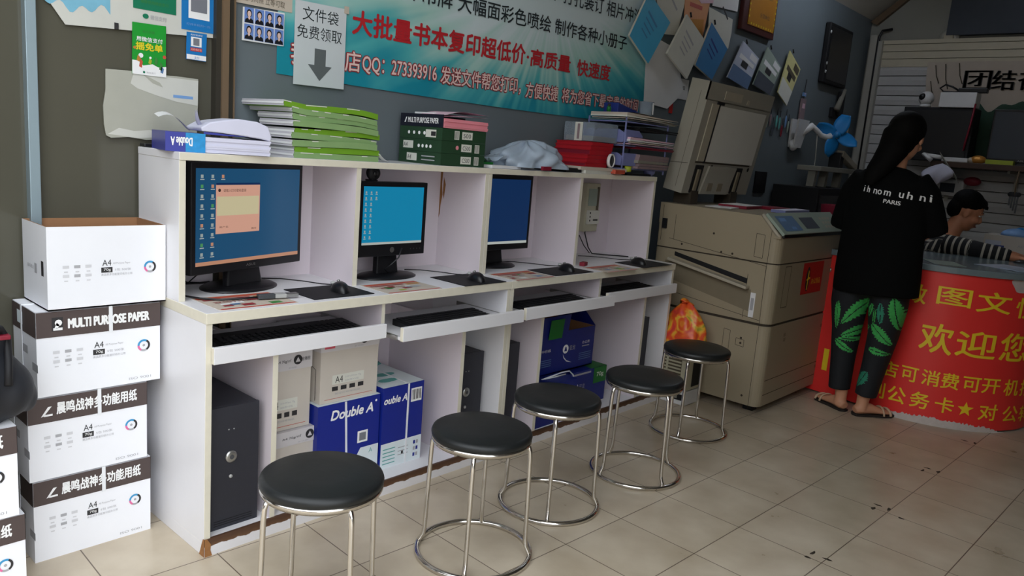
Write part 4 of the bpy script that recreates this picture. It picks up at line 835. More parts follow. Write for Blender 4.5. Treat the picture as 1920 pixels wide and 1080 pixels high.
for m, bo, n in (('crim', .07, .0006), ('cream_ink', .012, .003)):
    e = 0
    btext('我们小店', .572-e, .898+e, 1.643-e, .080+2*e, m, bo, n); btext('QQ：273393916', .909-e, 1.323+e, 1.648-e, .070+2*e, m, bo, n); btext('发送文件帮您打印，', 1.348-e, 1.90+e, 1.655-e, .078+2*e, m, bo, n)
    btext('方便快捷', 1.94-e, 2.202+e, 1.655-e, .076+2*e, m, bo, n); btext('将为您省下最宝贵的时间', 2.238-e, 2.985+e, 1.660-e, .074+2*e, m, bo, n)
solid(q, 'wall_banner', 'large teal shop banner with black and red lettering above the desks', 'banner', merge=False)
# notice with arrow, over the banner
def f(q, P):
    o = Vector((-.117, 0, 0))
    q.text('文件袋', (-.085, 0, .245), UX, UZ, .165, .052, 'bk_ink', .0008, -.004); q.text('免费领取', (-.107, 0, .178), UX, UZ, .205, .050, 'bk_ink', .0008, -.004)
    q.poly([(x, -.0008, z) for x, z in ((-.026, .146), (.026, .146), (.026, .083), (.055, .083), (0, .024), (-.055, .083), (-.026, .083))], 'grey_ar')
wall_quad('notice', 'white notice with black characters and a grey down arrow', 'notice', [(.583, 1.567), (.817, 1.571), (.817, 1.885), (.583, 1.880)], 'notice', .002, WY-.012, f)
q = MB(); q.box(0, .022, 0, .002, 0, .028, 'beige_pr'); solid(q, 'tape', 'small strip of tape on the top right corner of the arrow notice', 'tape', (.805, WY-.0165, 1.868))
# id photo sheet
def f(q, P):
    for i in range(4):
        for j in range(2):
            o = Vector((-.078+.041*i, 0, .006+.058*j)); q.rect(o, UX, UZ, .037, .054, 'id_blue', .0006); c = o+UX*.0185
            q.poly([tuple(c+UX*x+UZ*z+WN*.0010) for x, z in ((-.0175, .001), (.0175, .001), (.015, .012), (.006, .018), (-.006, .018), (-.015, .012))], 'hair_bk'); q.disc(c+UZ*.034, UX, UZ, .0105, 'hair_bk', .0010, 14, r2=.0145); q.disc(c+UZ*.032, UX, UZ, .0075, 'skin_pr', .0014, 14, r2=.0105); q.poly([tuple(c+UX*x+UZ*z+WN*.0013) for x, z in ((-.003, .024), (.003, .024), (.005, .017), (0, .011), (-.005, .017))], 'skin_pr')
wall_quad('photo_sheet', 'sheet of eight small portrait photos left of the notice', 'photo', [(.370, 1.698), (.540, 1.701), (.541, 1.822), (.372, 1.815)], 'paper', .003, WY-.006, f)
def f(q, P): q.text('营业时间照 立等可取', (-.105, 0, .012), UX, UZ, .19, .024, 'trim_br', .0008)
wall_quad('paper_strip', 'cream paper strip with brown lettering above the portrait photos', 'notice', [(.340, 1.826), (.574, 1.829), (.574, 1.90), (.340, 1.897)], 'beige_pr', .002, WY-.005, f)
# posters on the glass
def f(q, P):
    q.grid(lambda u, v: (-.262+.222*u, -.0006, .058+.02*math.sin(9*u)*.4+.012*math.sin(23*u)*(1-v)+.16*v), 24, 4, 'sky_pr'); 
wall_quad('poster', 'wide white poster with a blue sky print on the glass, above the grey sheet', 'poster', [(-.215, 1.655), (.283, 1.690), (.283, 1.90), (-.30, 1.90), (-.262, 1.72)], 'sheet_l', .002, .497, f)
q = MB()
q.rect((-.012, .4935, 1.742), UX, UZ, .142, .17, 'wx_green', 0); q.text('推荐使用微信支付', (.012, .4935, 1.762), UX, UZ, .092, .011, 'leaf_g2', .0008); q.text('支付就用微信支付', (.02, .4935, 1.785), UX, UZ, .08, .010, 'leaf_g2', .0008)
q.disc((.028, .4935, 1.722), UX, UZ, .010, 'wx_green', .0006, 14, r2=.008); q.text('微信支付', (.043, .4935, 1.714), UX, UZ, .054, .015, 'ink_g', .0006)
solid(q, 'payment_sign', 'dark green payment print on the white poster, over the green card', 'sign', merge=False)
q = MB(); q.box(.148, .270, .4925, .4935, 1.702, 1.92, 'ali_blue'); q.rect((.172, .4925, 1.742), UX, UZ, .075, .17, 'ink_w', .0006); q.text('打开手机扫一扫', (.165, .4925, 1.718), UX, UZ, .085, .008, 'lt_blue', .0006); q.rect((.18, .4925, 1.765), UX, UZ, .058, .14, 'qr_grey', .001); solid(q, 'payment_sign', 'blue payment sign with a white square beside the brown frame', 'sign', merge=False)
def f(q, P):
    q.text('用微信支付', (-.042, 0, .108), UX, UZ, .086, .015, 'ink_w', .0006, .02); q.text('摇免单', (-.044, 0, .080), UX, UZ, .088, .024, 'yellow', .0008, .04); q.text('每日惊喜', (-.022, 0, .136), UX, UZ, .04, .008, 'leaf_g2', .0006)
    q.poly([(x, -.0006, z) for x, z in ((-.056, 0), (.056, 0), (.056, .035), (.03, .030), (.01, .038), (-.02, .030), (-.035, .044), (-.056, .045))], 'ink_w'); q.text('微信支付', (-.01, 0, .006), UX, UZ, .03, .006, 'ink_g', .001); q.disc((-.018, 0, .009), UX, UZ, .004, 'wx_green', .001, 10)
    for x, z, r, m in ((-.028, .062, .008, 'ink_w'), (.003, .058, .004, 'ink_w'), (-.048, .085, .005, 'gold'), (.05, .066, .006, 'rust')): q.disc((x, 0, z), UX, UZ, r, m, .001, 10)
    for x, z, s, m in ((-.03, .026, .028, 'rust'), (-.038, .045, .018, 'gold'), (.02, .04, .024, 'leaf_g2'), (.036, .024, .026, 'leaf_g2'), (.0, .04, .016, 'lime'), (.04, .015, .02, 'panel_b')): q.poly([(x-.004, -.0010, z), (x+.005, -.0010, z-.004), (x+.008, -.0010, z+s*.6), (x, -.0010, z+s)], m)
wall_quad('promo_card', 'bright green card with yellow characters above the grey sheet', 'card', [(-.018, 1.532), (.093, 1.535), (.094, 1.70), (-.016, 1.697)], 'card_green', .002, .492, f)
def f(q, P):
    q.rect((-.020, 0, .046), UX, UZ, .038, .032, 'ink_w', .0006); q.rect((-.012, 0, .050), UX, UZ, .022, .024, 'qr_grey', .001); q.rect((-.022, 0, .030), UX, UZ, .042, .012, 'red_ink', .0008); q.text('扫码领红包', (-.02, 0, .032), UX, UZ, .038, .008, 'cream_ink', .0012); q.rect((-.035, 0, .002), UX, UZ, .07, .016, 'ink_w', .0006); q.text('支付', (-.008, 0, .005), UX, UZ, .018, .008, 'ali_blue', .001); q.text('支付就用它', (-.022, 0, .082), UX, UZ, .044, .006, 'ink_w', .001)
wall_quad('payment_sticker', 'small blue sticker hanging from the payment sign', 'sticker', [(.164, 1.604), (.235, 1.603), (.238, 1.697), (.166, 1.695)], 'ali_blue', .0015, .493, f)
q = MB()
pts = [(-.100, 1.325), (-.106, 1.36), (-.108, 1.42), (-.100, 1.47), (-.099, 1.537), (-.03, 1.540), (.06, 1.538), (.13, 1.541), (.209, 1.540), (.209, 1.46), (.206, 1.40), (.205, 1.322), (.16, 1.319), (.10, 1.326), (.03, 1.318), (-.03, 1.324), (-.085, 1.318)]
q.prism([(x, 0, z) for x, z in pts], (0, .004, 0), 'sheet_g')
q.poly([(x, -.0006, z) for x, z in ((-.012, 1.534), (.209, 1.534), (.207, 1.448), (.13, 1.455), (.06, 1.47), (.0, 1.486), (-.022, 1.50))], 'sheet_l'); q.poly([(x, -.0006, z) for x, z in ((-.095, 1.33), (-.06, 1.352), (-.01, 1.345), (.04, 1.352), (.10, 1.34), (.06, 1.328), (.0, 1.322))], 'sheet_l')
q.poly([(x, -.0010, z) for x, z in ((.02, 1.532), (.05, 1.508), (.085, 1.498), (.075, 1.512), (.04, 1.526))], 'sheet_g'); q.rect((.12, 0, 1.468), UX, UZ, .07, .010, 'lt_blue', .001)
solid(q, 'grey_sheet', 'creased grey paper sheet stuck on the glass above the open carton', 'paper', (0, .494, 0), merge=False)
q = MB(); q.box(-.006, .006, -.004, 0, 0, .02, 'ink'); solid(q, 'poster_clip', 'tiny dark clip on the lower edge of the white poster', 'clip', (-.065, .494, 1.665))
# booklets and sheets hanging by one corner, right of the banner
def lines(m, n=4, sx=.16, dz=.0):
    def f(q, P):
        cx = sum(p[0] for p in P)/4; cz = sum(p[1] for p in P)/4; d = Vector((.8, 0, -.6))
        for k in range(n): q.rect((cx-.03-.02*k, -.0, cz+.09-.035*k), d, Vector((.6, 0, .8)), sx*(.8-.1*k), .010 if k else .016, m, .0009+.02*0)
    return f
hs = 'sheets hung by the clips right of the banner'
wall_quad('hung_sheet', 'big plain pale sheet hanging lowest beside the banner edge', 'paper', [(3.03, 2.14), (3.344, 2.10), (3.50, 1.843), (3.32, 1.722), (3.04, 1.738), (3.014, 1.99)], 'paper', .002, WY-.010, None, hs)
wall_quad('hung_sheet', 'pale sheet with small heading behind the bright blue booklet', 'paper', [(3.02, 2.44), (3.40, 2.45), (3.33, 2.18), (3.14, 2.16)], 'paper_b', .002, WY-.013, lines('ink_g', 1), hs)
wall_quad('hung_sheet', 'orange and yellow leaflet among the hung booklets', 'paper', [(3.37, 2.48), (3.70, 2.47), (3.65, 2.20), (3.50, 2.17), (3.39, 2.30)], 'bklt_o', .002, WY-.016, lambda q, P: (q.poly([(-.14, -.0008, .12), (.12, -.0008, .16), (.11, -.0008, .03), (-.02, -.0008, .005)], 'gold'), q.rect((-.08, 0, .21), UX, UZ, .16, .025, 'rust', .001)), hs)
wall_quad('hung_sheet', 'pale sheet with dark tape right of the orange leaflet', 'paper', [(3.70, 2.42), (4.045, 2.40), (4.05, 2.31), (4.03, 2.20), (3.90, 2.20), (3.72, 2.30)], 'paper_b', .002, WY-.012, lines('ink', 1, .14), hs)
wall_quad('hung_sheet', 'white sheet at the picture top beside the golden plaque', 'paper', [(3.745, 2.62), (4.11, 2.62), (4.106, 2.463), (3.747, 2.437)], 'paper', .002, WY-.008, None, hs)
wall_quad('hung_sheet', 'mauve leaflet corner at the picture top above the orange leaflet', 'paper', [(3.50, 2.60), (3.735, 2.60), (3.735, 2.45), (3.58, 2.42), (3.48, 2.47)], 'pink_l', .002, WY-.018, None, hs)
hb = 'bound booklets hung on clips beside the banner'
def clip(x, z, y, what):
    q = MB(); q.tube([(0, 0, 0), (.004, -.006, -.03)], .006, 'black_pl', 6); solid(q, 'binder_clip', 'black clip holding '+what, 'clip', (x, y, z), group='clips on the wall sheets')
def booklet(label, pts, m, y, side='paper_b', deco=lines('trim_dk', 4)):
    wall_quad('booklet', label, 'booklet', pts, m, .014, y, deco, hb, .06, side)
booklet('bright blue booklet hanging over the right end of the banner', [(2.926, 2.36), (3.179, 2.231), (2.957, 1.955), (2.745, 2.085)], 'bklt_b', WY-.03, deco=lines('bklt_d', 4))
booklet('white booklet hanging between two blue ones', [(3.375, 2.313), (3.617, 2.196), (3.424, 1.922), (3.165, 2.045)], 'paper_b', WY-.034, deco=lines('ink_g', 4)); clip(3.375, 2.325, WY-.07, 'the white booklet')
booklet('deeper blue booklet hanging right of the white one, above the raised lid', [(3.701, 2.322), (3.95, 2.186), (3.757, 1.954), (3.524, 2.023)], 'bklt_d', WY-.03, deco=lines('navy', 3)); clip(3.70, 2.335, WY-.065, 'the deeper blue booklet')
def bro(c1, c2, c3):
    def f(q, P):
        a, b, c, d = [Vector((p[0], -.0006, p[1])) for p in P]; L = lambda s, t: a*(1-s)*(1-t)+b*s*(1-t)+c*s*t+d*(1-s)*t
        for s0, s1, t0, t1, m in ((0, 1, .62, 1, c1), (.1, .9, .28, .4, c2), (.3, .62, .38, .55, c3), (.55, .95, .05, .22, c2)): q.poly([tuple(L(s, t)+WN*.0006) for s, t in ((s0, t0), (s1, t0), (s1, t1), (s0, t1))], m)
    return f
hr = 'picture brochures hung above the copier lid'
wall_quad('brochure', 'grey-blue picture brochure hanging, left of the three', 'brochure', [(4.22, 2.28), (4.49, 2.195), (4.335, 1.955), (4.01, 2.003)], 'broch', .008, WY-.02, bro('broch_b', 'paper', 'ink'), hr, .06); clip(4.22, 2.29, WY-.05, 'the left picture brochure')
wall_quad('brochure', 'grey-green picture brochure hanging, middle of the three', 'brochure', [(4.623, 2.30), (4.893, 2.181), (4.714, 1.955), (4.42, 2.0)], 'panel_g', .008, WY-.02, bro('slate', 'paper', 'ink'), hr, .06); clip(4.625, 2.31, WY-.05, 'the middle picture brochure')
wall_quad('brochure', 'yellow-topped picture brochure hanging, right of the three', 'brochure', [(5.028, 2.33), (5.258, 2.216), (5.044, 1.905), (4.86, 1.99)], 'broch_y', .008, WY-.02, bro('paper_b', 'trim_br', 'ink'), hr, .06); clip(5.03, 2.34, WY-.05, 'the right picture brochure')
# golden plaque
t = thing('plaque', 'golden award plaque with a dark red wooden frame high on the wall', 'plaque', (4.42, WY, 2.355))
q = MB(); q.box(-.27, .26, -.035, 0, 0, .46, 'wood_red'); q.build('frame', t, bevel=.004)
q = MB(); q.box(-.195, .235, -.040, -.036, .045, .42, 'plaque'); q.text('诚信经营 优质服务', (-.12, -.040, .26), UX, UZ, .28, .04, 'trim_br', .0008); q.text('示范单位', (-.02, -.040, .12), UX, UZ, .16, .03, 'trim_br', .0008)
for k in range(11):
    for z in (.058,): q.disc((-.185+.041*k, -.040, z), UX, UZ, .008, 'yellow', .001, 8)
for k in range(9): q.disc((-.187, -.040, .06+.042*k), UX, UZ, .008, 'yellow', .001, 8); q.disc((.227, -.040, .06+.042*k), UX, UZ, .008, 'yellow', .001, 8)
q.build('plate', t, merge=False)
# red strip, hanging cards, pendants, black boxes on the wall
q = MB(); q.box(-.02, .02, -.004, 0, 0, .20, 'red_st'); solid(q, 'red_strip', 'narrow red paper strip on the wall left of the copier lid', 'paper', (3.38, WY, 1.70))
q = MB(); q.box(-.10, .10, -.003, 0, 0, .13, 'paper'); q.disc((-.055, -.003, .075), UX, UZ, .03, 'red_st', .0008, 16); q.text('中国', (-.005, -.003, .06), UX, UZ, .06, .025, 'ink', .0008); solid(q, 'emblem_paper', 'white paper with a round red emblem behind the copier lid top', 'paper', (3.47, WY, 1.80), merge=False)
t = thing('card_string', 'string of small packets hanging on the wall above the clip fan', 'packet', (5.47, WY, 1.66))
q = MB(); q.tube([(0, -.012, .50), (-.01, -.012, .30), (-.03, -.012, .0)], .004, 'black_pl', 6); q.build('cord', t)
for k, (z, w, h, m) in enumerate(((.36, .05, .03, 'lt_blue'), (.14, .09, .2, 'mauve'), (.0, .06, .12, 'slate'))):
    q = MB(); q.box(-w/2-.015, w/2-.015, -.022, -.008, z, z+h, m); q.rect((-w*.3-.015, -.022, z+h*.6), UX, UZ, w*.6, h*.2, 'pink_l', .0006); q.build('packet', t, merge=False)
for k in range(11):
    q = MB(); q.tube([(0, 0, .15), (.004*math.sin(k), 0, .09)], .003, 'black_pl', 5); q.ell((0, 0, .05), (.012, .008, .05), ['teal', 'dk_red', 'lt_blue', 'panel_g', 'mauve', 'slate', 'teal'][k % 7]); solid(q, 'pendant', 'small coloured pendant hanging on the wall between copier lid and clip fan', 'pendant', (4.64+.058*k, WY-.012, 1.70+.045*math.sin(k*2.2)), group='wall pendants beside the copier lid')
t = thing('wall_speaker', 'tall black flat speaker box high on the blue wall near the corner', 'speaker', (6.0, WY, 2.17))
q = MB(); q.box(-.27, .27, -.05, 0, 0, .50, 'black_mt'); q.build('cabinet', t, bevel=.01)
q = MB(); q.box(-.24, .24, -.054, -.05, .03, .47, 'black_pl'); q.build('grille', t)
for z in (.42, .16, .09): 
    q = MB(); q.ell((-.255, -.052, z), (.012, .006, .014), 'silver_pl'); q.build('knob', t)
t = thing('wall_bracket', 'black bracket with a grey lever under the wall speaker', 'bracket', (6.15, WY, 1.90))
q = MB(); q.box(-.06, .14, -.03, 0, 0, .09, 'black_mt'); q.box(.04, .16, -.05, -.02, .02, .24, 'black_mt'); q.build('plate', t, bevel=.006)
q = MB(); q.tube([(-.02, -.05, .07), (.10, -.06, .26)], [.03, .014], 'grey_pl', 8); q.build('lever', t)
t = thing('wall_switch', 'white wall switch beside the shutter rail', 'switch', (6.55, WY, 1.80))
q = MB(); q.box(-.075, .075, -.012, 0, -.07, .07, 'white_pl'); q.build('plate', t, bevel=.004); q = MB(); q.box(.0, .02, -.016, -.012, -.03, .03, 'grey_pl'); q.build('rocker', t)
# ================================================================ copier
CX0, CX1, CY0, CY1 = 3.005, 3.965, -.512, .262
t = thing('copier', 'big beige copier with its scanner lid raised, right of the desks', 'copier', (CX0, CY0, 0)); w, d = CX1-CX0, CY1-CY0
def rcorner(x0, x1, y0, y1, r, n=6):
    pts = []
    for cx, cy, a0, rr in ((x0, y0, PI, r), (x1, y0, 1.5*PI, r*.6), (x1, y1, 0, .01), (x0, y1, .5*PI, .01)):
        sx = cx+rr if cx == x0 else cx-rr; sy = cy+rr if cy == y0 else cy-rr
        pts += [(sx+rr*math.cos(a0+PI/2*i/n), sy+rr*math.sin(a0+PI/2*i/n)) for i in range(n+1)]
    return pts
def slab(z0, z1, m, ins=0., y1=None, y0=0., **k):
    q = MB(); q.prism([(x, y, z0) for x, y in reversed(rcorner(ins, w-ins, y0+ins, (y1 or d)-ins, .055))], (0, 0, z1-z0), m); return q
q = slab(.05, .52, 'cop'); q.merge(slab(.52, .535, 'seam', .006)); q.merge(slab(.535, .872, 'cop')); q.merge(slab(.872, .880, 'seam', .004)); q.merge(slab(.880, 1.02, 'cop'))
q.prism([(0, y, z) for y, z in ((.0, 1.02), (.0, 1.03), (.115, 1.135), (d, 1.145), (d, 1.02))], (w, 0, 0), 'cop')
for x in (.08, w-.14): q.box(x, x+.06, .06, .12, 0, .05, 'black_pl'); q.box(x, x+.06, d-.12, d-.06, 0, .05, 'black_pl')
# engraved outlines on the left side
def ln(y0, z0, y1, z1, wd=.0025): 
    L = math.hypot(y1-y0, z1-z0); u = Vector((0, (y1-y0)/L, (z1-z0)/L)); v = u.cross(Vector((-1, 0, 0))) if False else Vector((0, -u.z, u.y)); o = Vector((-.0008, y0, z0)); q.add([o-v*wd/2, o+u*L-v*wd/2, o+u*L+v*wd/2, o+v*wd/2], [(0, 1, 2, 3)], 'seam')
for a in ((.055, .035, .055, .52), (.055, .535, .06, .80), (.06, .80, .055, 1.09), (.75, .915, .75, 1.13), (.69, .935, .06, .86), (.06, .86, .06, .80), (.75, .63, .055, .55), (.16, .80, .16, .55), (.22, .30, .22, .46), (.22, .46, .26, .465), (.26, .465, .26, .305), (.26, .305, .22, .30), (.13, .38, .18, .385), (.18, .385, .18, .425), (.18, .425, .13, .42), (.13, .42, .13, .38), (.09, .90, .09, 1.03), (.09, 1.03, .14, 1.035), (.14, 1.035, .14, .905), (.14, .905, .09, .90), (.66, .93, .66, 1.08)): ln(*a)
for y, z in ((.60, .91), (.34, .90), (.27, .90), (.40, 1.0), (.15, .43), (.15, .40), (.10, .10)): q.disc((-.0008, y, z), -UY, UZ, .007, 'seam', .0004, 8)
# front seams and the hand holds
for z in (.20, .115): q.rect((.05, -.0006, z), UX, UZ, w-.09, .004, 'seam', 0)
for x, z, a, b_ in ((.125, .62, .004, .24), (.205, .62, .004, .24), (.125, .62, .08, .004), (.125, .856, .08, .004)): q.rect((x, -.0006, z), UX, UZ, a, b_, 'seam', 0)
for x, z in ((.23, .44), (.235, .41), (.80, .43), (.86, .43), (.80, .16), (.86, .16), (.83, .09)): q.rect((x, -.0008, z), UX, UZ, .03, .022, 'cop_d', 0)
q.build('body', t, merge=False)
q = MB(); q.box(.02, w-.02, -.010, .02, 1.022, 1.052, 'black_pl'); q.build('front_strip', t, bevel=.006)
# control panel on the slope
sl = Vector((0, .115, .105)).normalized(); q = MB(); o = Vector((.01, -.004, 1.036))
q.prism([tuple(o+UX*a+sl*b) for a, b in ((0, 0), (w-.02, 0), (w-.02, .155), (0, .155))], tuple(UX.cross(sl)*.016), 'panel_g')
o2 = o+UX.cross(sl)*.017
def R(a, b, ww, hh, m, n=.0005): q.rect(o2+UX*a+sl*b, UX, sl, ww, hh, m, n)
R(.05, .02, .24, .11, 'panel_b'); R(.08, .09, .08, .025, 'lt_blue', .001); R(.16, .03, .06, .02, 'lt_blue', .001); R(.36, .03, .20, .085, 'slate'); R(.62, .02, .28, .11, 'panel_g')
for i in range(4):
    for j in range(3): R(.66+.045*i, .03+.032*j, .03, .018, 'cop_l', .001)
q.disc(o2+UX*.88+sl*.06, UX, sl, .02, 'leaf_g2', .001, 14); q.build('control_panel', t, merge=False)
q = MB(); q.tube([(.012, .006, 1.03), (.0, .02, 1.04), (.0, .12, 1.142)], .010, 'cop_l', 8); q.build('panel_trim', t)
# exit tray on the left side
q = MB(); q.prism([(-.05, y, z) for y, z in ((.66, .825), (.14, .735), (.14, .718), (.66, .808))], (.05, 0, 0), 'cop_l'); q.build('exit_tray', t, bevel=.003)
q = MB(); q.prism([(-.002, y, z) for y, z in ((.64, .86), (.16, .775), (.16, .745), (.64, .835))], (.001, 0, 0), 'black_mt'); q.prism([(-.001, y, z) for y, z in ((.70, .80), (.13, .715), (.13, .59), (.70, .70))], (.0008, 0, 0), 'cop_d'); q.build('exit_slot', t)
q = MB(); q.box(-.0015, -.0005, .098, .128, .56, .70, 'paper'); q.rect((-.0015, .122, .60), -UY, UZ, .018, .07, 'ink_g', .0004); q.build('rating_label', t, merge=False)
q = MB(); q.box(-.012, .0, .715, .745, .99, 1.05, 'black_mt'); q.build('vent', t)
q = MB(); q.rect((.385, 0, .675), UX, UZ, .315, .19, 'red_st', .0012); q.disc((.47, 0, .765), UX, UZ, .030, 'ink', .0018, 16, r2=.075); q.poly([(x, -.0024, z) for x, z in ((.462, .70), (.475, .70), (.480, .76), (.505, .765), (.505, .775), (.482, .778), (.484, .81), (.470, .82), (.466, .77), (.452, .765), (.452, .757), (.466, .757))], 'count_yel'); q.text('办公用品', (.53, 0, .73), UX, UZ, .14, .035, 'count_yel', .0018); q.build('sticker', t, merge=False)
q = MB(); q.ell((.83, -.004, .80), (.012, .008, .016), 'chrome'); q.build('lock', t)
# raised lid: a slab hinged at the back
TL = Rx(rad(10)); H = Vector((0, d-.128, 1.21))
lid = MB(); LW, LH, LT = .86, .66, .13
lid.box(0, LW, 0, LT, 0, LH, 'cop_lid', fr=None)
lid.box(.0, LW, .0, .012, .555, LH, 'cop_lid'); lid.add([(0, 0, 0), (LW, 0, 0), (LW, 0, .56), (0, 0, .56)], [(0, 1, 2, 3)], 'cop_lid')
lid.add([(-.0008, .05, .03), (-.0008, .05, .60), (-.0008, .052, .60), (-.0008, .052, .03)], [(0, 1, 2, 3)], 'seam'); lid.add([(-.0008, .01, .18), (-.0008, LT, .16), (-.0008, LT, .163), (-.0008, .01, .183)], [(0, 1, 2, 3)], 'seam')
def place(m, name, bev=0., **kw):
    n = MB(); n.merge(m, TL, H); return n.build(name, t, bevel=bev, merge=False, **kw)
lo = place(lid, 'lid', .0)
m = MB(); m.box(.16, LW-.06, -.008, 0, .20, .535, 'platen'); m.box(.075, .155, -.006, 0, .20, .54, 'cop_l'); place(m, 'platen', .004)
m = MB(); m.box(.153, .166, -.009, -.001, .19, .545, 'black_mt'); m.box(.13, .21, -.009, -.001, .54, .555, 'black_mt'); m.box(.06, LW-.08, -.004, -.001, .188, .197, 'seam'); m.disc((.26, -.01, .17), UX, UZ, .014, 'black_mt', .001, 10); m.disc((LW-.10, -.01, .17), UX, UZ, .014, 'black_mt', .001, 10); place(m, 'scan_bar')
m = MB(); m.box(.20, .42, -.003, 0, .575, .625, 'cop_l'); m.box(.50, .53, -.003, 0, .57, .60, 'cop_l'); place(m, 'lid_label')
for x in (.08, .60):
    m = MB(); m.box(x, x+.10, -.004, .01, .005, .175, 'black_mt'); m.box(x+.03, x+.06, -.014, 0, .02, .15, 'cop_d'); place(m, 'hinge', .003)
m = MB(); m.prism([(x, -.012, z) for x, z in ((.20, -.0), (.56, -.0), (.60, .175), (.24, .175))], (0, .02, 0), 'cop_lid'); m.box(.27, .33, -.016, -.01, .02, .07, 'cop_d'); m.box(.40, .46, -.016, -.01, .02, .07, 'cop_d'); place(m, 'lid_foot', .003)
for x in (.10, .62): q = MB(); q.box(x, x+.09, d-.14, d-.02, 1.140, 1.225, 'seam'); q.build('hinge_block', t, bevel=.004)
# papers on the glass
def flat(name, label, cat, x, y, z, ww, dd, hh, m, rz, cover=None):
    q = MB(); q.box(-ww/2, ww/2, -dd/2, dd/2, 0, hh, m, top=cover or m); return solid(q, name, label, cat, (x, y, z), rz, bevel=.001)
flat('paper_sheet', 'white sheet lying on the copier top under the raised lid', 'paper', 3.26, -.02, 1.142, .22, .16, .004, 'paper', .2)
flat('booklet', 'red booklet with white pages lying on the copier top behind the white sheet', 'booklet', 3.47, -.03, 1.141, .28, .18, .018, 'dk_red', .1, 'paper')
flat('booklet', 'dark red booklet behind the control panel of the copier', 'booklet', 3.71, -.13, 1.140, .20, .14, .016, 'dk_red', -.1, 'dk_red')
flat('grey_folder', 'pale grey folder lying behind the copier control panel', 'folder', 3.60, -.30, 1.139, .42, .09, .018, 'tray_b', .05, 'paper_lav')

# orange bag on a heater beside the copier
t = thing('fan_heater', 'beige fan heater with slatted grille behind the stool nearest the copier', 'heater', (2.885, -.045, 0))
q = MB(); q.box(-.085, .085, -.12, .13, 0, .085, 'white_pl'); q.box(-.085, .085, -.12, .13, .09, .30, 'meter'); q.build('body', t, bevel=.006)
q = MB(); q.box(-.0875, -.085, -.075, .115, .105, .285, 'trim_br')
for k in range(9): q.box(-.091, -.0875, -.075, .115, .108+.02*k, .117+.02*k, 'meter')
q.box(-.094, -.09, .01, .022, .105, .285, 'meter'); q.build('grille', t)
q = MB(); q.box(-.0885, -.085, -.10, .06, .03, .065, 'black_mt'); q.box(-.0895, -.0885, -.07, .0, .038, .056, 'grey_pl'); q.box(-.03, .06, -.1215, -.12, .11, .28, 'black_mt'); q.build('control_slot', t)
t = thing('carrier_bag', 'orange marbled carrier bag on the heater beside the copier', 'bag', (2.885, -.075, .303))
q = MB()
def ob(u, v):
    a = 2*PI*u; h = v; r = (1-.25*h-.35*max(0, h-.55)**1.2)*(.9+.1*math.sin(PI*min(1, h*1.6))); w_ = 1+.07*math.sin(5*a+5*h)+.05*math.sin(9*a-8*h); top = .29*(h+.05*math.sin(3*a)*h)
    cl = max(0., 1-h**8)
    return (.095*r*math.cos(a)*w_*cl, .14*r*math.sin(a)*w_*cl+.02*h, top)
q.grid(ob, 48, 16, 'bag_or'); q.build('body', t)
q = MB(); q.grid(lambda u, v: (.03*math.cos(5*u), .02+.05*(u-.5)+.02*math.sin(9*v), .27+.045*v*math.sin(PI*u)), 10, 5, 'bag_or'); q.build('handles', t)

# ================================================================ counter
t = thing('counter', 'red curved service counter with yellow characters, grey top', 'counter')
def path(s):
    """arc length along the front of the counter, from the copier side round the nose"""
    P0, P1 = Vector((3.86, -.33)), Vector((3.758, -.98)); L1 = (P1-P0).length; R = .56; a0 = PI-.16; 
    c = Vector((3.758+R*math.cos(.16)-.0, -.98-R*math.sin(.16)*1.)) ; c = Vector((4.311, -1.070))
    if s < L1: p = P0+(P1-P0)*(s/L1); n = Vector((-(P1-P0).y, (P1-P0).x)).normalized(); n = -n if n.x > 0 else n; return p, n
    a = a0+(s-L1)/R
    if a < 1.5*PI: n = Vector((math.cos(a), math.sin(a))); return c+n*R, n
    e = (a-1.5*PI)*R; return Vector((c.x+e, c.y-R)), Vector((0, -1))
SM = .66+.56*(PI/2+.16)+.9
def shell(off, z0, z1, m, n=70):
    q = MB()
    def fn(u, v): p, nn = path(SM*u); r = p+nn*off; return (r.x, r.y, z0+(z1-z0)*v)
    q.grid(fn, n, 3, m); return q
q = shell(0, .012, .897, 'count_red')
back = [(5.25, -1.2), (4.78, -1.15), (4.62, -.95), (4.62, -.33)]
q.build('front', t)
q = MB(); rr = [path(SM*i/70) for i in range(71)]
outer = [tuple(p+n*.022) for p, n in rr]; poly = outer+back
q.prism([(x, y, .933) for x, y in reversed(poly)], (0, 0, -.036), 'count_top'); o = q.build('top', t, bevel=.004)
q = MB(); poly = [tuple(p-n*.02) for p, n in rr]+back; q.prism([(x, y, .80) for x, y in reversed(poly)], (0, 0, -.02), 'tan'); q.build('inner_shelf', t)
q = MB(); q.box(4.60, 4.62, -.95, -.33, 0, .80, 'tan'); q.box(3.87, 4.62, -.35, -.33, 0, .895, 'tan'); q.build('inner_panel', t)
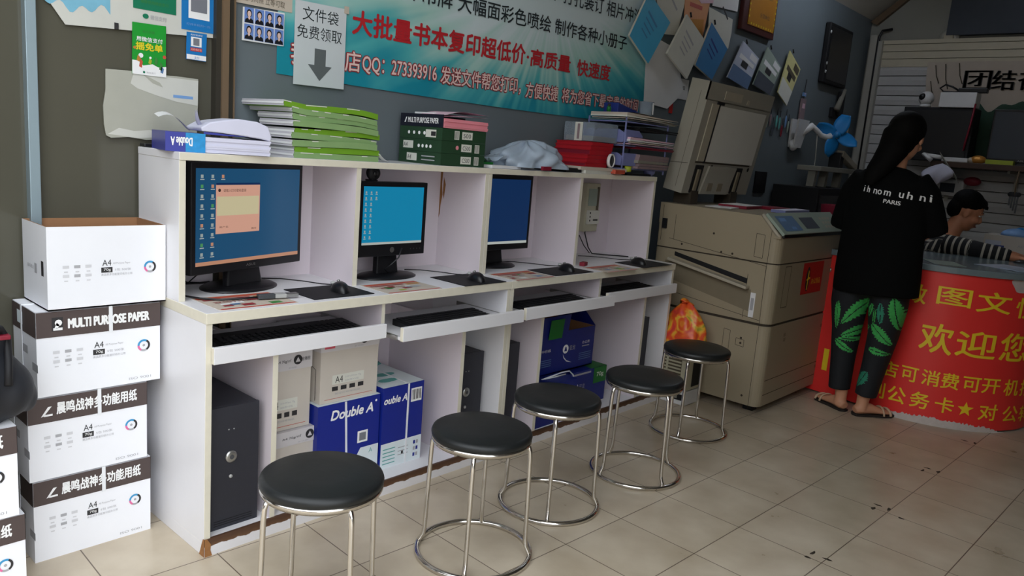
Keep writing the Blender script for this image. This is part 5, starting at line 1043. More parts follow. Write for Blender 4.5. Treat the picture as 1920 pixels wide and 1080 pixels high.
# torn white lower edge and torn corner
q = MB(); rnd = random.Random(5); n = 90; vs = []; fs = []
for i in range(n+1):
    s = .60+.74*i/n; p, nn = path(s); r = p+nn*.0015; hgt = (.010+.030*math.sin(PI*min(1, (i+4)/n))+.014*rnd.random())*min(1, (n-i)/14+.05)
    vs += [(r.x, r.y, .0), (r.x, r.y, hgt)]
for i in range(n): fs.append((2*i, 2*i+2, 2*i+3, 2*i+1))
q.add(vs, fs, 'plaster'); q.build('torn_edge', t)
q = MB(); P = [(1.235+.065*math.cos(a)*(1+.2*math.sin(3*a)), .872+.05*math.sin(a)) for a in [2*PI*i/18 for i in range(18)]]
q.poly([(*(path(s+.03)[0]+path(s+.03)[1]*.0022), min(z, .895)) for s, z in P], 'plaster'); q.poly([(*(path(s+.03)[0]+path(s+.03)[1]*.003), z) for s, z in ((1.205, .893), (1.285, .893), (1.285, .865))], 'bklt_o'); q.build('torn_corner', t, merge=False)
def ctext(q, body, s0, s1, z0, h, slope=0., m='count_yel', off=.003, bold=.02):
    g, fs = text_geo(body, 0.)
    bm = bmesh.new(); vv = [bm.verts.new((s0+(s1-s0)*x, z0+h*y, 0)) for x, y in g]
    for f in fs:
        try: bm.faces.new([vv[i] for i in f])
        except ValueError: pass
    bmesh.ops.triangulate(bm, faces=bm.faces)
    for _ in range(4):
        ed = [e for e in bm.edges if abs(e.verts[0].co.x-e.verts[1].co.x) > .022]
        if ed: bmesh.ops.subdivide_edges(bm, edges=ed, cuts=1); bmesh.ops.triangulate(bm, faces=bm.faces)
    bm.verts.index_update(); P = [(v.co.x, v.co.y) for v in bm.verts]; F = [tuple(v.index for v in f.verts) for f in bm.faces]; bm.free()
    for j, (dx, dz) in enumerate(((0, 0), (bold*h, 0), (0, bold*h), (bold*h, bold*h))):
        vs = []
        for x, z in P: p, nn = path(x+dx); r = p+nn*(off+.0003*j); vs.append((r.x, r.y, z+slope*(x-s0)+dz))
        q.add(vs, F, m)
def cstar(q, s0, z0, r):
    pts = []
    for k in range(10):
        a = PI/2+PI*k/5; rr_ = r if k % 2 == 0 else r*.42; s = s0+rr_*math.cos(a); p, nn = path(s); p = p+nn*.0025; pts.append((p.x, p.y, z0+rr_*math.sin(a)))
    q.poly(pts, 'count_yel')
q = MB()
for ch, a, b_, z, h in (('微', .635, .775, .70, .11), ('图', .83, 1.0, .715, .10), ('文', 1.03, 1.215, .70, .115), ('快', 1.25, 1.42, .68, .115), ('欢', .78, .945, .43, .17), ('迎', .965, 1.175, .435, .15), ('您', 1.20, 1.39, .43, .16),
  ('店', .60, .695, .235, .09), ('可', .715, .805, .235, .085), ('消', .825, .915, .235, .09), ('费', .925, 1.015, .235, .09), ('可', 1.035, 1.13, .235, .085), ('开', 1.14, 1.245, .235, .085), ('机', 1.275, 1.38, .225, .095), ('打', 1.40, 1.49, .22, .095),
  ('刷', .545, .64, .09, .095), ('公', .66, .76, .09, .095), ('务', .785, .885, .09, .095), ('卡', .915, 1.01, .09, .09), ('对', 1.15, 1.26, .075, .095), ('公', 1.30, 1.42, .065, .095), ('转', 1.44, 1.55, .06, .095), ('牛', .265, .315, .80, .04)):
    ctext(q, ch, a, b_, z, h, -.02, bold=.025)
cstar(q, 1.075, .128, .045)
q.grid(lambda u, v: (*(path(.228+.035*u)[0]+path(.24)[1]*.0025), .16+.14*v), 2, 2, 'count_yel')
q.build('lettering', t, merge=False)
# things on the counter
flat('paper_sheet', 'pale grey sheet lying on the counter near the left rim', 'paper', 3.93, -1.12, .934, .24, .17, .0015, 'panel_g', .5)
flat('paper_sheet', 'grey printed sheet lying on the counter in front of the striped shirt', 'paper', 4.22, -1.38, .934, .28, .20, .0015, 'broch', -.4)
flat('plastic_sleeve', 'clear plastic sleeve with papers on the counter rim', 'sleeve', 4.13, -1.50, .9355, .22, .14, .006, 'clearbag', -.7)
flat('teal_pouch', 'teal and violet pouch on the counter at the right picture edge', 'pouch', 4.62, -1.47, .934, .12, .10, .02, 'teal', .3)
t = thing('tape_dispenser', 'grey desk stand on the counter end beside the copier', 'stand', (4.05, -.45, .933)); q = MB(); q.prism([(-.05, -.03, 0), (.05, -.03, 0), (.05, -.03, .03), (.0, -.03, .12), (-.03, -.03, .12)], (0, .06, 0), 'grey_pl'); q.build('body', t, bevel=.004); q = MB(); q.prism([(-.052, -.026, .005), (-.032, -.026, .118), (-.032, .026, .118), (-.052, .026, .005)], (-.003, 0, 0), 'black_pl'); q.build('face', t)

# ================================================================ people
def assign(me, fn):
    for p in me.polygons:
        k = fn(p.center)
        if k: p.material_index = k
W = thing('person', 'woman in black lettered T-shirt and leaf print trousers standing at the red counter, back turned', 'person', (3.60, -.83, 0), rad(-2))
W['category'] = 'person'
def hand(q, wrist, d, up, s=1., curl=.35, side=1, m='skin'):
    """palm, four fingers and a thumb; d = direction the hand points, up = back of the hand"""
    d = Vector(d).normalized(); up = Vector(up); up = (up-d*up.dot(d)).normalized(); a = d.cross(up)*side; w_ = Vector(wrist)
    q.loft([(w_-d*.02*s, .026*s, .019*s), (w_+d*.02*s, .034*s, .016*s), (w_+d*.06*s, .040*s, .015*s), (w_+d*.092*s, .038*s, .012*s)], m, a, 14)
    for k, (o, L) in enumerate(((-.030, .070), (-.010, .080), (.011, .074), (.030, .058))):
        b0 = w_+d*.085*s+a*o*s; dd = d; P = [b0]; c = curl*(1+.15*k)
        for j, f in enumerate((.45, .32, .23)):
            dd = (dd*math.cos(c*.55)-up*math.sin(c*.55)).normalized(); P.append(P[-1]+dd*L*f*s)
        q.loft([(p, r*s, r*s) for p, r in zip(P, (.0092, .0086, .0078, .0062))], m, up, 10); q.ell(P[-1], (.0062*s,)*3, m, None, 8, 6)
    b0 = w_+d*.025*s-a*.030*s; dd = (d*.75-a*.65-up*.2).normalized(); P = [b0, b0+dd*.035*s, b0+dd*.035*s+(dd+d*.5).normalized()*.03*s]
    q.loft([(P[0], .013*s, .012*s), (P[1], .010*s, .010*s), (P[2], .0075*s, .007*s)], m, up, 10); q.ell(P[2], (.0075*s,)*3, m, None, 8, 6)
def head(q, c, yaw, pitch, m, s=1.):
    R = Rz(yaw) @ Ry(pitch); L = lambda x, y, z: R @ Vector((x*s, y*s, z*s))+Vector(c)
    q.ell(L(-.012, 0, .028), (.098*s, .078*s, .092*s), m, R); q.ell(L(.028, 0, -.035), (.066*s, .060*s, .085*s), m, R); q.ell(L(.052, 0, -.092), (.030*s, .032*s, .024*s), m, R)
    q.loft([(L(.086, 0, .012), .008*s, .009*s), (L(.104, 0, -.022), .013*s, .013*s), (L(.100, 0, -.034), .010*s, .018*s), (L(.085, 0, -.038), .006*s, .012*s)], m, R @ Vector((1, 0, 0)), 12)
    for sd in (1, -1):
        q.ell(L(.0, .076*sd, -.012), (.020*s, .010*s, .032*s), m, R); q.ell(L(.072, .040*sd, -.030), (.022*s, .024*s, .022*s), m, R); q.ell(L(.080, .030*sd, .028), (.014*s, .024*s, .009*s), m, R)
    q.ell(L(.088, 0, -.060), (.010*s, .022*s, .006*s), m, R); q.ell(L(.086, 0, -.070), (.010*s, .019*s, .006*s), m, R)
    return L, R
def features(par, L, R, s=1.):
    q = MB()
    for sd in (1, -1):
        q.ell(L(.079, .031*sd, .008), (.0095*s, .012*s, .004*s), 'ink_w', R, 12, 8); q.ell(L(.0862, .031*sd, .008), (.004*s, .0055*s, .0038*s), 'ink', R, 10, 6)
    q.build('eyes', par)
    q = MB()
    for sd in (1, -1): q.loft([(L(.088, .015*sd, .030), .003*s, .004*s), (L(.087, .032*sd, .036), .003*s, .004*s), (L(.074, .050*sd, .030), .002*s, .003*s)], 'hair', R @ Vector((1, 0, 0)), 8)
    q.build('eyebrows', par)
    q = MB(); q.loft([(L(.085, -.020, -.065), .003*s, .003*s), (L(.097, 0, -.064), .005*s, .006*s), (L(.085, .020, -.065), .003*s, .003*s)], 'lip', (0, 0, 1), 8); q.build('lips', par)
# body (one surface: head, neck, trunk, arms, hands, legs, feet)
B = MB(); HC = (.055, -.055, 1.628)
L, R = head(B, HC, rad(-2), rad(20), 'skin')
B.loft([((.02, -.02, 1.40), .070, .085), ((.025, -.025, 1.47), .050, .056), ((.035, -.03, 1.53), .050, .052), ((.045, -.033, 1.58), .052, .05)], 'skin')
B.loft([((.0, 0, .80), .095, .14), ((.0, -.01, .92), .10, .145), ((.0, -.015, 1.06), .085, .12), ((.005, -.015, 1.22), .095, .14), ((.01, -.015, 1.36), .085, .16), ((.015, -.015, 1.43), .05, .09)], 'skin')
sho = {1: (.01, .165, 1.375), -1: (.01, -.195, 1.375)}; elb = {1: (.07, .235, 1.12), -1: (.09, -.262, 1.135)}; wri = {1: (.27, .10, .985), -1: (.27, -.05, .99)}
for sd in (1, -1):
    s_, e_, w_ = Vector(sho[sd]), Vector(elb[sd]), Vector(wri[sd])
    B.loft([(s_, .048, .048), ((s_+e_)/2, .042, .042), (e_, .036, .036), ((e_+w_)/2, .032, .032), (w_, .023, .025)], 'skin', (0, 0, 1), 14)
    hand(B, w_, Vector((.9, -.25*sd, -.10)), (0, 0, 1), .95, .25, sd)
hip = {1: (.0, .085, .86), -1: (.0, -.095, .86)}; kne = {1: (.0, .075, .48), -1: (.01, -.085, .48)}; ank = {1: (.0, .062, .085), -1: (.0, -.066, .085)}
for sd in (1, -1): B.loft([(hip[sd], .085, .085), (kne[sd], .055, .055), (Vector(kne[sd])-Vector((.012, 0, .12)), .055, .052), (ank[sd], .034, .034), ((ank[sd][0]-.005, ank[sd][1], .03), .036, .036)], 'skin', (1, 0, 0), 16)
fdir = {1: Vector((.50, .86, 0)), -1: Vector((.80, -.60, 0))}
for sd in (1, -1):
    a = Vector((ank[sd][0], ank[sd][1], 0)); f = fdir[sd]
    B.loft([(a-f*.045+UZ*.034, .026, .022), (a-f*.02+UZ*.040, .034, .032), (a+f*.05+UZ*.044, .034, .032), (a+f*.11+UZ*.032, .042, .020), (a+f*.155+UZ*.026, .042, .014), (a+f*.19+UZ*.024, .026, .010)], 'skin', (f.y, -f.x, 0), 14)
organic(B, 'body', .006, W, 3)
features(W, L, R)
# hair: cap and long hair falling behind the left shoulder
q = MB(); hr = Rz(rad(-12)); HL = lambda x, y, z: hr @ Vector((x, y, z))+Vector(HC)
q.ell(HL(-.022, 0, .042), (.108, .098, .105), 'hair', hr); q.ell(HL(-.055, .01, -.01), (.085, .088, .10), 'hair', hr)
q.loft([(HL(-.05, .02, .02), .085, .09), ((-.045, -.02, 1.55), .07, .082), ((-.085, .005, 1.48), .05, .068), ((-.12, .025, 1.43), .036, .058), ((-.14, .04, 1.39), .026, .045), ((-.15, .045, 1.35), .012, .024)], 'hair', (1, 0, 0), 18)
organic(q, 'hair', .007, W, 6)
# T-shirt
q = MB()
q.loft([((-.01, -.035, .735), .165, .235), ((-.01, -.03, .85), .165, .235), ((-.01, -.025, 1.0), .15, .228), ((-.005, -.02, 1.15), .14, .222), ((.0, -.015, 1.28), .13, .222), ((.005, -.015, 1.37), .112, .205), ((.01, -.018, 1.425), .085, .155), ((.015, -.02, 1.455), .062, .085)], 'tee', (1, 0, 0), 36)
for sd in (1, -1):
    s_, e_ = Vector(sho[sd]), Vector(elb[sd]); d = (e_-s_)
    q.loft([(s_-d*.05-Vector((0, .04*sd, -.01)), .070, .07), (s_+d*.25, .078, .072), (s_+d*.6, .078, .072), (s_+d*1.0, .076, .070), (s_+d*1.12, .070, .066)], 'tee', (1, 0, 0), 20)
tee = organic(q, 'tshirt', .009, W, 5)
bv = BVHTree.FromPolygons([v.co for v in tee.data.vertices], [tuple(p.vertices) for p in tee.data.polygons])
def onto(body, y0, y1, z0, h, slope, arc=0., bold=.02):
    q2 = MB()
    for dy in (0, bold*h):
        g, fs = text_geo(body); vs = []
        for x, y in g:
            yy = y0+(y1-y0)*x-dy; hit = bv.ray_cast(Vector((-1, yy, z0+h*y+slope*x)), Vector((1, 0, 0)))[0]
            vs.append((hit.x-.003-(.0004 if dy else 0) if hit else -.15, yy, z0+h*y+slope*x))
        q2.add(vs, fs, 'ink_w')
    return q2
q = MB()
for s, a, b_, z, h in (('i h', .080, .045, 1.312, .036), ('n', .022, .003, 1.306, .026), ('o', -.001, -.023, 1.304, .026), ('m', -.036, -.070, 1.301, .026), ('u', -.112, -.134, 1.296, .027), ('h', -.150, -.174, 1.292, .038), ('n', -.205, -.229, 1.288, .027), ('i', -.248, -.256, 1.286, .038)):
    q.merge(onto(s, a, b_, z, h, -.004, bold=.07))
q.merge(onto('PARIS', -.042, -.128, 1.258, .022, -.006, bold=.08))
q.build('shirt_print', W, merge=False)
# trousers with a leaf print
q = MB()
q.loft([((-.0, -.01, .97), .13, .18), ((-.0, -.01, .86), .145, .215), ((.0, -.01, .74), .12, .215), ((.0, -.01, .70), .06, .16)], 'trouser', (1, 0, 0), 28)
for sd in (1, -1):
    q.loft([((.0, .095*sd-.01, .82), .125, .118), ((.0, .108*sd-.01, .66), .115, .103), ((.005, .104*sd-.012, .50), .096, .082), ((.0, .092*sd-.006, .32), .080, .068), ((-.005, .078*sd, .13), .070, .060)], 'trouser', (1, 0, 0), 24)
q.mi('leafpr'); q.mi('leafpr2')
tr = organic(q, 'trousers', .006, W, 4)
for n in ('leafpr', 'leafpr2'):
    if n not in [m.name for m in tr.data.materials]: tr.data.materials.append(MATS[n])
LV = [(-0.034, 0.71, 0.096, 0.533, 0.032, 1), (-0.058, 0.552, 0.097, 0.456, 0.025, 1), (0.121, 0.436, 0.018, 0.369, 0.02, 1), (-0.022, 0.455, 0.109, 0.446, 0.013, 1), (0.124, 0.673, 0.121, 0.493, 0.019, 1), (-0.065, 0.689, -0.044, 0.604, 0.016, 1), (-0.111, 0.701, -0.124, 0.573, 0.02, 2), (-0.173, 0.739, -0.209, 0.545, 0.032, 1), (-0.074, 0.572, -0.186, 0.459, 0.032, 1), (-0.072, 0.425, -0.185, 0.402, 0.02, 1), (-0.089, 0.287, -0.035, 0.183, 0.029, 2), (0.029, 0.739, -0.04, 0.736, 0.01, 2), (-0.153, 0.76, -0.223, 0.779, 0.01, 1), (-0.085, 0.666, -0.083, 0.558, 0.01, 1)]
def leaf(c):
    if c.z > .83: return 0
    y = c.y if c.x < .02 else -c.y*.9-.03
    for (y0, z0, y1, z1, wd, k) in LV:
        d = Vector((y1-y0, z1-z0)); Ln = d.length; d /= Ln; r = Vector((y-y0, c.z-z0)); u = r.dot(d)/Ln; v = r.x*d.y-r.y*d.x
        if 0 < u < 1 and abs(v) < 1.1*wd*math.sin(PI*u**.8)**.8*(.88+.12*math.sin(u*70)) and abs(v) > .0022: return k
    return 0
assign(tr.data, leaf)
# sandals
for sd in (1, -1):
    a = Vector((ank[sd][0], ank[sd][1], 0)); f = fdir[sd]; g_ = Vector((f.y, -f.x, 0)); q = MB()
    pts = [(-.055, .0), (-.045, .028), (0, .035), (.06, .036), (.12, .048), (.17, .046), (.205, .024), (.212, 0), (.205, -.024), (.17, -.046), (.12, -.048), (.06, -.036), (0, -.035), (-.045, -.028)]
    q.prism([tuple(a+f*x+g_*y+UZ*.001) for x, y in pts], (0, 0, .013), 'sole'); so = q.build('sandal', W)
    q = MB(); q.tube([a+f*.12+g_*(.05*math.cos(th))+UZ*(.012+.045*math.sin(th)) for th in [PI*i/10 for i in range(11)]], .006, 'sandal', 8); q.tube([a+f*.165+g_*(.048*math.cos(th))+UZ*(.012+.034*math.sin(th)) for th in [PI*i/10 for i in range(11)]], .007, 'sandal', 8); q.build('strap', so)

# seated man behind the counter
MN = thing('person', 'man in black and grey striped jumper sitting behind the counter, reaching to the right', 'person', (4.93, -.93, 0), rad(-78))
B = MB(); HC = (.05, .015, 1.215)
L, R = head(B, HC, rad(4), rad(24), 'skin_d', 1.04)
B.loft([((-.04, 0, 1.0), .075, .09), ((-.02, 0, 1.06), .058, .060), ((.0, .005, 1.12), .056, .056), ((.02, .01, 1.17), .056, .054)], 'skin_d')
B.loft([((-.12, 0, .50), .12, .16), ((-.12, 0, .62), .11, .15), ((-.10, 0, .78), .105, .15), ((-.07, 0, .92), .10, .165), ((-.05, 0, 1.0), .06, .12)], 'skin_d')
ms = {1: (-.04, .165, .985), -1: (-.02, -.17, .985)}; me_ = {1: (.14, .22, .90), -1: (.16, -.235, .975)}; mw = {1: (.30, .06, .965), -1: (.375, -.255, .958)}
for sd in (1, -1):
    s_, e_, w_ = Vector(ms[sd]), Vector(me_[sd]), Vector(mw[sd])
    B.loft([(s_, .05, .05), ((s_+e_)/2, .045, .045), (e_, .040, .038), ((e_+w_)/2, .036, .034), (w_, .025, .026)], 'skin_d', (0, 0, 1), 14)
    hand(B, w_, (1, -.05*sd, -.06), (0, 0, 1), 1.0, .22, sd, 'skin_d')
    B.loft([((-.10, .09*sd, .53), .085, .085), ((.16, .11*sd, .54), .078, .08), ((.33, .11*sd, .50), .062, .06), ((.34, .11*sd, .30), .055, .055), ((.33, .11*sd, .07), .038, .038)], 'skin_d', (0, 1, 0), 14); B.loft([((.29, .11*sd, .035), .034, .03), ((.40, .115*sd, .035), .042, .025), ((.50, .12*sd, .025), .04, .016)], 'skin_d', (0, 1, 0), 12)
organic(B, 'body', .0065, MN, 3)
features(MN, L, R, 1.04)
q = MB(); hr = R
q.ell(L(-.024, 0, .055), (.104, .092, .090), 'hair', R); q.ell(L(-.065, 0, .0), (.060, .080, .080), 'hair', R); q.ell(L(.036, 0, .086), (.050, .064, .034), 'hair', R)
for k in range(9): a = -1.1+.275*k; q.loft([(L(.05, .05*math.sin(a), .085), .016, .018), (L(.080+.01*math.cos(a), .060*math.sin(a), .074), .010, .012), (L(.094, .064*math.sin(a), .060), .003, .004)], 'hair', (0, 0, 1), 8)
organic(q, 'hair', .006, MN, 4)
q = MB()
q.loft([((-.15, 0, .50), .145, .185), ((-.16, 0, .64), .14, .18), ((-.15, 0, .80), .135, .185), ((-.10, 0, .93), .125, .195), ((-.05, 0, 1.0), .10, .165), ((-.035, 0, 1.045), .072, .09)], 'stripes', (1, 0, 0), 30)
for sd in (1, -1):
    s_, e_, w_ = Vector(ms[sd]), Vector(me_[sd]), Vector(mw[sd]); q.loft([(s_-(e_-s_)*.15, .07, .07), (s_+(e_-s_)*.4, .066, .066), (e_, .058, .058), (e_+(w_-e_)*.5, .052, .050), (e_+(w_-e_)*.82, .042, .042)], 'stripes', (0, 0, 1), 20)
jm = organic(q, 'jumper', .0075, MN, 4)
at = jm.data.attributes.new('stripe', 'FLOAT', 'POINT')
for v in jm.data.vertices:
    best = v.co.z*1.0+.01; 
    for sd in (1, -1):
        s_, e_, w_ = Vector(ms[sd]), Vector(me_[sd]), Vector(mw[sd])
        for A, Bq, off in ((s_, e_, 0.), (e_, w_, (e_-s_).length)):
            u = max(-1. if off == 0 else 0., min(1., (v.co-A).dot(Bq-A)/(Bq-A).length_squared)); dd = (v.co-A-(Bq-A)*u).length
            if dd < .078 and abs(v.co.y) > .15: best = .5+off+u*(Bq-A).length
    at.data[v.index].value = best+1
q = MB()
for sd in (1, -1): q.loft([((-.12, .08*sd, .53), .11, .10), ((.16, .11*sd, .545), .092, .09), ((.34, .11*sd, .50), .075, .072), ((.35, .11*sd, .30), .07, .068), ((.34, .11*sd, .09), .06, .06)], 'trouser', (0, 1, 0), 18)
organic(q, 'trousers', .009, MN, 4)
q = MB()
for sd in (1, -1): q.loft([((.27, .11*sd, .035), .042, .036), ((.36, .113*sd, .04), .05, .04), ((.46, .118*sd, .03), .052, .028), ((.53, .12*sd, .025), .035, .02)], 'black_pl', (0, 1, 0), 14)
organic(q, 'shoes', .007, MN, 3)
st = dup(s0, (5.05, -.91, 0), rad(10), 'round stool hidden under the seated man behind the counter'); del st['group']; st['group'] = 'seat of the man'
t = thing('computer_mouse', 'dark mouse under the hand of the man in stripes', 'mouse', (4.66, -1.40, .933)); q = MB(); q.ell((0, 0, .0), (.03, .055, .022), 'black_pl'); q.v = [(p[0], p[1], max(0, p[2])) for p in q.v]; q.build('body', t, merge=False); q = MB(); q.tube([(0, -.02, .021), (0, -.035, .017)], .004, 'silver'); q.build('wheel', t)

# ================================================================ the far end of the shop
t = thing('side_table', 'low table behind the counter carrying a paper carton', 'table', (5.70, -1.55, 0))
q = MB(); q.box(-.30, .30, -.75, .62, .78, .81, 'shelf_w'); q.build('table_top', t, bevel=.003)
for x in (-.27, .27):
    for y in (-.72, .59): q = MB(); q.box(x-.02, x+.02, y-.02, y+.02, 0, .78, 'shelf_w'); q.build('leg', t)
def pone(q, a, c, h):
    q.text('PAPER ONE', (-a, c*.15, h*.28), -UY, UZ, .24, .035, 'ink', .001); q.text('All Purpose Paper', (-a, c*.2, h*.68), -UY, UZ, .26, .022, 'ink_g', .001); q.rect((-a, c*.72, h*.3), -UY, UZ, .06, .10, 'navy', .001); q.rect((-a, c*.95, h*.1), -UY, UZ, .10, .18, 'broch', .0008)
carton('paper_carton', 'pale paper carton on the table behind the man in stripes', 5.42, 5.72, -1.56, -1.02, .811, 1.055, 'carton_c', pone, 'cartons behind the counter')
q = MB(); q.ell((0, 0, .0), (.07, .10, .055), 'lt_blue'); q.ell((.01, -.02, .01), (.04, .05, .055), 'fan_b'); q.v = [(p[0], p[1], max(0, p[2])) for p in q.v]; solid(q, 'sun_hat', 'small blue and white hat on the pale carton', 'hat', (5.53, -1.20, 1.0565), merge=False)
flat('black_tray', 'flat black tray on the pale carton next to the blue cap', 'tray', 5.55, -1.42, 1.0565, .16, .22, .03, 'black_mt', 0)
# long shelf with screens on the shutter
t = thing('wall_shelf', 'dark wooden shelf with screens across the roller shutter', 'shelf', (6.55, -.95, 1.535))
q = MB(); q.box(-.24, .22, -1.1, .60, 0, .045, 'dark_wood', top='shelf_w'); q.build('board', t, bevel=.003)
for y in (-.95, .0, .52): q = MB(); q.prism([(.18, y, 0), (.22, y, 0), (.22, y, -.30)], (0, .03, 0), 'rail'); q.prism([(-.16, y+.01, -.02), (-.16, y+.01, 0), (.20, y+.01, 0), (.20, y+.01, -.02)], (0, .02, 0), 'rail'); q.build('bracket', t)
t = thing('black_cabinet', 'black flat screen cabinet on the shelf behind the woman', 'cabinet', (6.50, -.33, 1.581))
q = MB(); q.box(-.10, .12, -.275, .285, 0, .455, 'black_mt'); q.build('case', t, bevel=.006); q = MB(); q.box(-.104, -.10, -.25, .26, .03, .43, 'black_pl'); q.build('screen', t)
q = MB(); q.tube([(6.385, -.60, 2.07), (6.38, -.59, 1.90), (6.38, -.575, 1.75), (6.385, -.57, 1.68)], .008, 'dk_red', 8); solid(q, 'red_lanyard', 'thin red lanyard hanging down the edge of the black cabinet', 'lanyard')
def scr(label, y, w_, h, x=6.52):
    t = thing('monitor', label, 'monitor', (x, y, 1.581)); q = MB(); q.box(0, .05, -w_/2, w_/2, .03, h, 'black_pl'); q.build('housing', t, bevel=.004)
    q = MB(); q.rect((-.001, w_/2-.015, .055), -UY, UZ, w_-.03, h-.075, 'scr_off_glow'); q.text('ASUS', (-.001, .04, .036), -UY, UZ, .07, .014, 'silver_pl', .0008); q.build('screen', t, merge=False)  # switched-off screen, a faint glow put into its material
    q = MB(); q.box(-.03, .10, -.09, .09, 0, .012, 'black_pl'); q.box(.015, .05, -.04, .04, .01, .10, 'black_pl'); q.build('stand', t, bevel=.003)
scr('dark switched-off monitor on the shelf at the right picture edge', -.99, .54, .46)
t = thing('camera', 'round white surveillance camera on top of the black cabinet', 'camera', (6.44, -.20, 2.037))
q = MB(); q.lathe([(.001, 0), (.045, 0), (.045, .02), (.03, .03), (.001, .03)], 'white_pl', n=24); q.build('base', t); q = MB(); q.ell((0, 0, .075), (.062, .062, .062), 'white_pl'); q.build('head', t); q = MB(); q.ell((-.045, .02, .085), (.026, .03, .03), 'black_pl'); q.build('lens', t)
q = MB(); q.box(-.08, .08, -.14, .14, 0, .125, 'white_pl'); solid(q, 'white_box', 'plain white box on top of the black cabinet', 'box', (6.46, -.46, 2.037), bevel=.005)
t = thing('power_adapter', 'black adapter with looped cable on the plain white box', 'adapter', (6.46, -.46, 2.163)); q = MB(); q.box(-.03, .03, -.20, .02, 0, .04, 'black_pl'); q.build('brick', t, bevel=.006); q = MB(); q.tube([(0, .02, .02), (-.01, .07, .05), (0, .13, .07), (0, .17, .04), (0, .14, .012), (0, .05, .008), (0, 0, .01)], .008, 'black_pl', 8); q.build('cord', t)
# small things along the shelf
q = MB(); q.ell((0, 0, .03), (.04, .06, .035), 'gold'); q.ell((0, .05, .022), (.03, .03, .025), 'beige_pr'); q.v = [(p[0], p[1], max(0, p[2])) for p in q.v]; solid(q, 'orange_toy', 'small orange and cream lump on the shelf between the screens', 'toy', (6.36, -.70, 1.581), merge=False)
flat('lime_box', 'flat lime green box on the shelf before the dark monitor', 'box', 6.36, -.86, 1.581, .08, .20, .035, 'lime', 0)
flat('blue_packet', 'light blue packet on the shelf at the right picture edge', 'packet', 6.36, -1.12, 1.581, .09, .15, .04, 'lt_blue', .1)
q = MB(); q.box(-.025, .025, -.10, .10, 0, .035, 'white_pl'); solid(q, 'power_strip', 'white power strip on the shelf front below the black cabinet', 'strip', (6.34, -.53, 1.581), bevel=.004)
t = thing('white_bag', 'crumpled white plastic bag hanging from the shelf beside the woman\'s head', 'bag', (6.26, -.40, 1.36))
q = MB(); q.grid(lambda u, v: (.05*math.cos(2*PI*u)*math.sin(PI*v)*(1+.3*math.sin(6*PI*u)), .10*math.sin(2*PI*u)*math.sin(PI*v)**.6*(1+.3*math.sin(13*u+7*v))-.06*v, .20*v), 28, 12, 'paper_lav'); q.build('body', t); q = MB(); q.tube([(0, .03, .22), (.0, .10, .27), (.03, .06, .26), (.02, -.04, .25)], .018, 'paper', 8); q.build('handle', t)
q = MB(); q.grid(lambda u, v: (.01*math.sin(7*u), -.05-.16*v+.03*u, .24-.20*v+.06*u), 6, 6, 'grey_pl'); q.build('flap', t)
q = MB(); q.ell((0, 0, 0), (.04, .07, .04), 'dk_red'); solid(q, 'red_pouch', 'dark red pouch hanging under the shelf beside the white bag', 'pouch', (6.68, -.62, 1.43))
t = thing('wall_device', 'white wall device with a grey screen beside the woman\'s shoulder', 'device', (6.70, -.42, 1.29)); q = MB(); q.box(-.02, .10, -.14, .10, 0, .14, 'white_pl'); q.build('case', t, bevel=.015); q = MB(); q.box(-.024, -.02, -.07, .05, .03, .11, 'slate'); q.build('screen', t)
t = thing('key_bunch', 'bunch of keys hanging below the shelf at the right', 'keys', (6.28, -1.02, 1.20)); q = MB(); q.tube([(0, 0, .34), (0, .005, .22), (0, 0, .14)], .006, 'brown_tr', 6); q.build('cord', t)
for k in range(4):
    q = MB(); q.box(-.003, .003, -.03+.018*k, -.018+.018*k, .02*k, .15, 'grey_key'); q.ell((0, -.024+.018*k, .15), (.006, .02, .02), 'black_mt'); q.build('key', t)
# banner on the shutter
q = MB(); q.grid(lambda u, v: (6.785+.004*math.sin(14*u), -.10-1.2*u-.03*math.sin(5*v)*(1-u), 1.62+.85*v), 30, 10, 'beige_pr')
hl = [(6.778, -.33-.97*i/40, 2.05+.09*math.exp(-((i-4)/5.)**2)+.05*math.sin(i*.9)*.4+.03*math.sin(i*.37)+.05*math.exp(-((i-18)/8.)**2)) for i in range(41)]
q.add(hl+[(p[0], p[1], 1.63) for p in hl], [(i, i+1, i+42, i+41) for i in range(40)], 'hill')
for k, (y, z, l) in enumerate(((-.14, 2.44, .16), (-.22, 2.45, .22), (-.33, 2.455, .18), (-.12, 2.30, .14))): q.tube([(6.778, y, z), (6.778, y-.02, z-l*.6), (6.778, y-.05, z-l)], .004, 'trim_br', 4)
for s, a, b_ in (('团', -.385, -.595), ('结', -.605, -.775), ('奋', -.80, -.98)):
    for dy in (0, .006, .012): q.text(s, (6.776, a-dy, 2.225), -UY, UZ, a-b_, .165, 'ink', .001)
solid(q, 'wall_scroll', 'beige landscape scroll with thick black characters on the shutter', 'banner', merge=False)
t = thing('junction_box', 'round white junction box above the shutter', 'fitting', (6.85, -.20, 2.68)); q = MB(); q.lathe([(.001, 0), (.085, 0), (.08, .04), (.05, .055), (.001, .055)], 'rail', n=24, R=Ry(-PI/2)); q.build('dome', t); q = MB(); q.lathe([(.001, .055), (.045, .055), (.04, .065), (.001, .065)], 'shut_y', n=20, R=Ry(-PI/2)); q.build('cover', t)
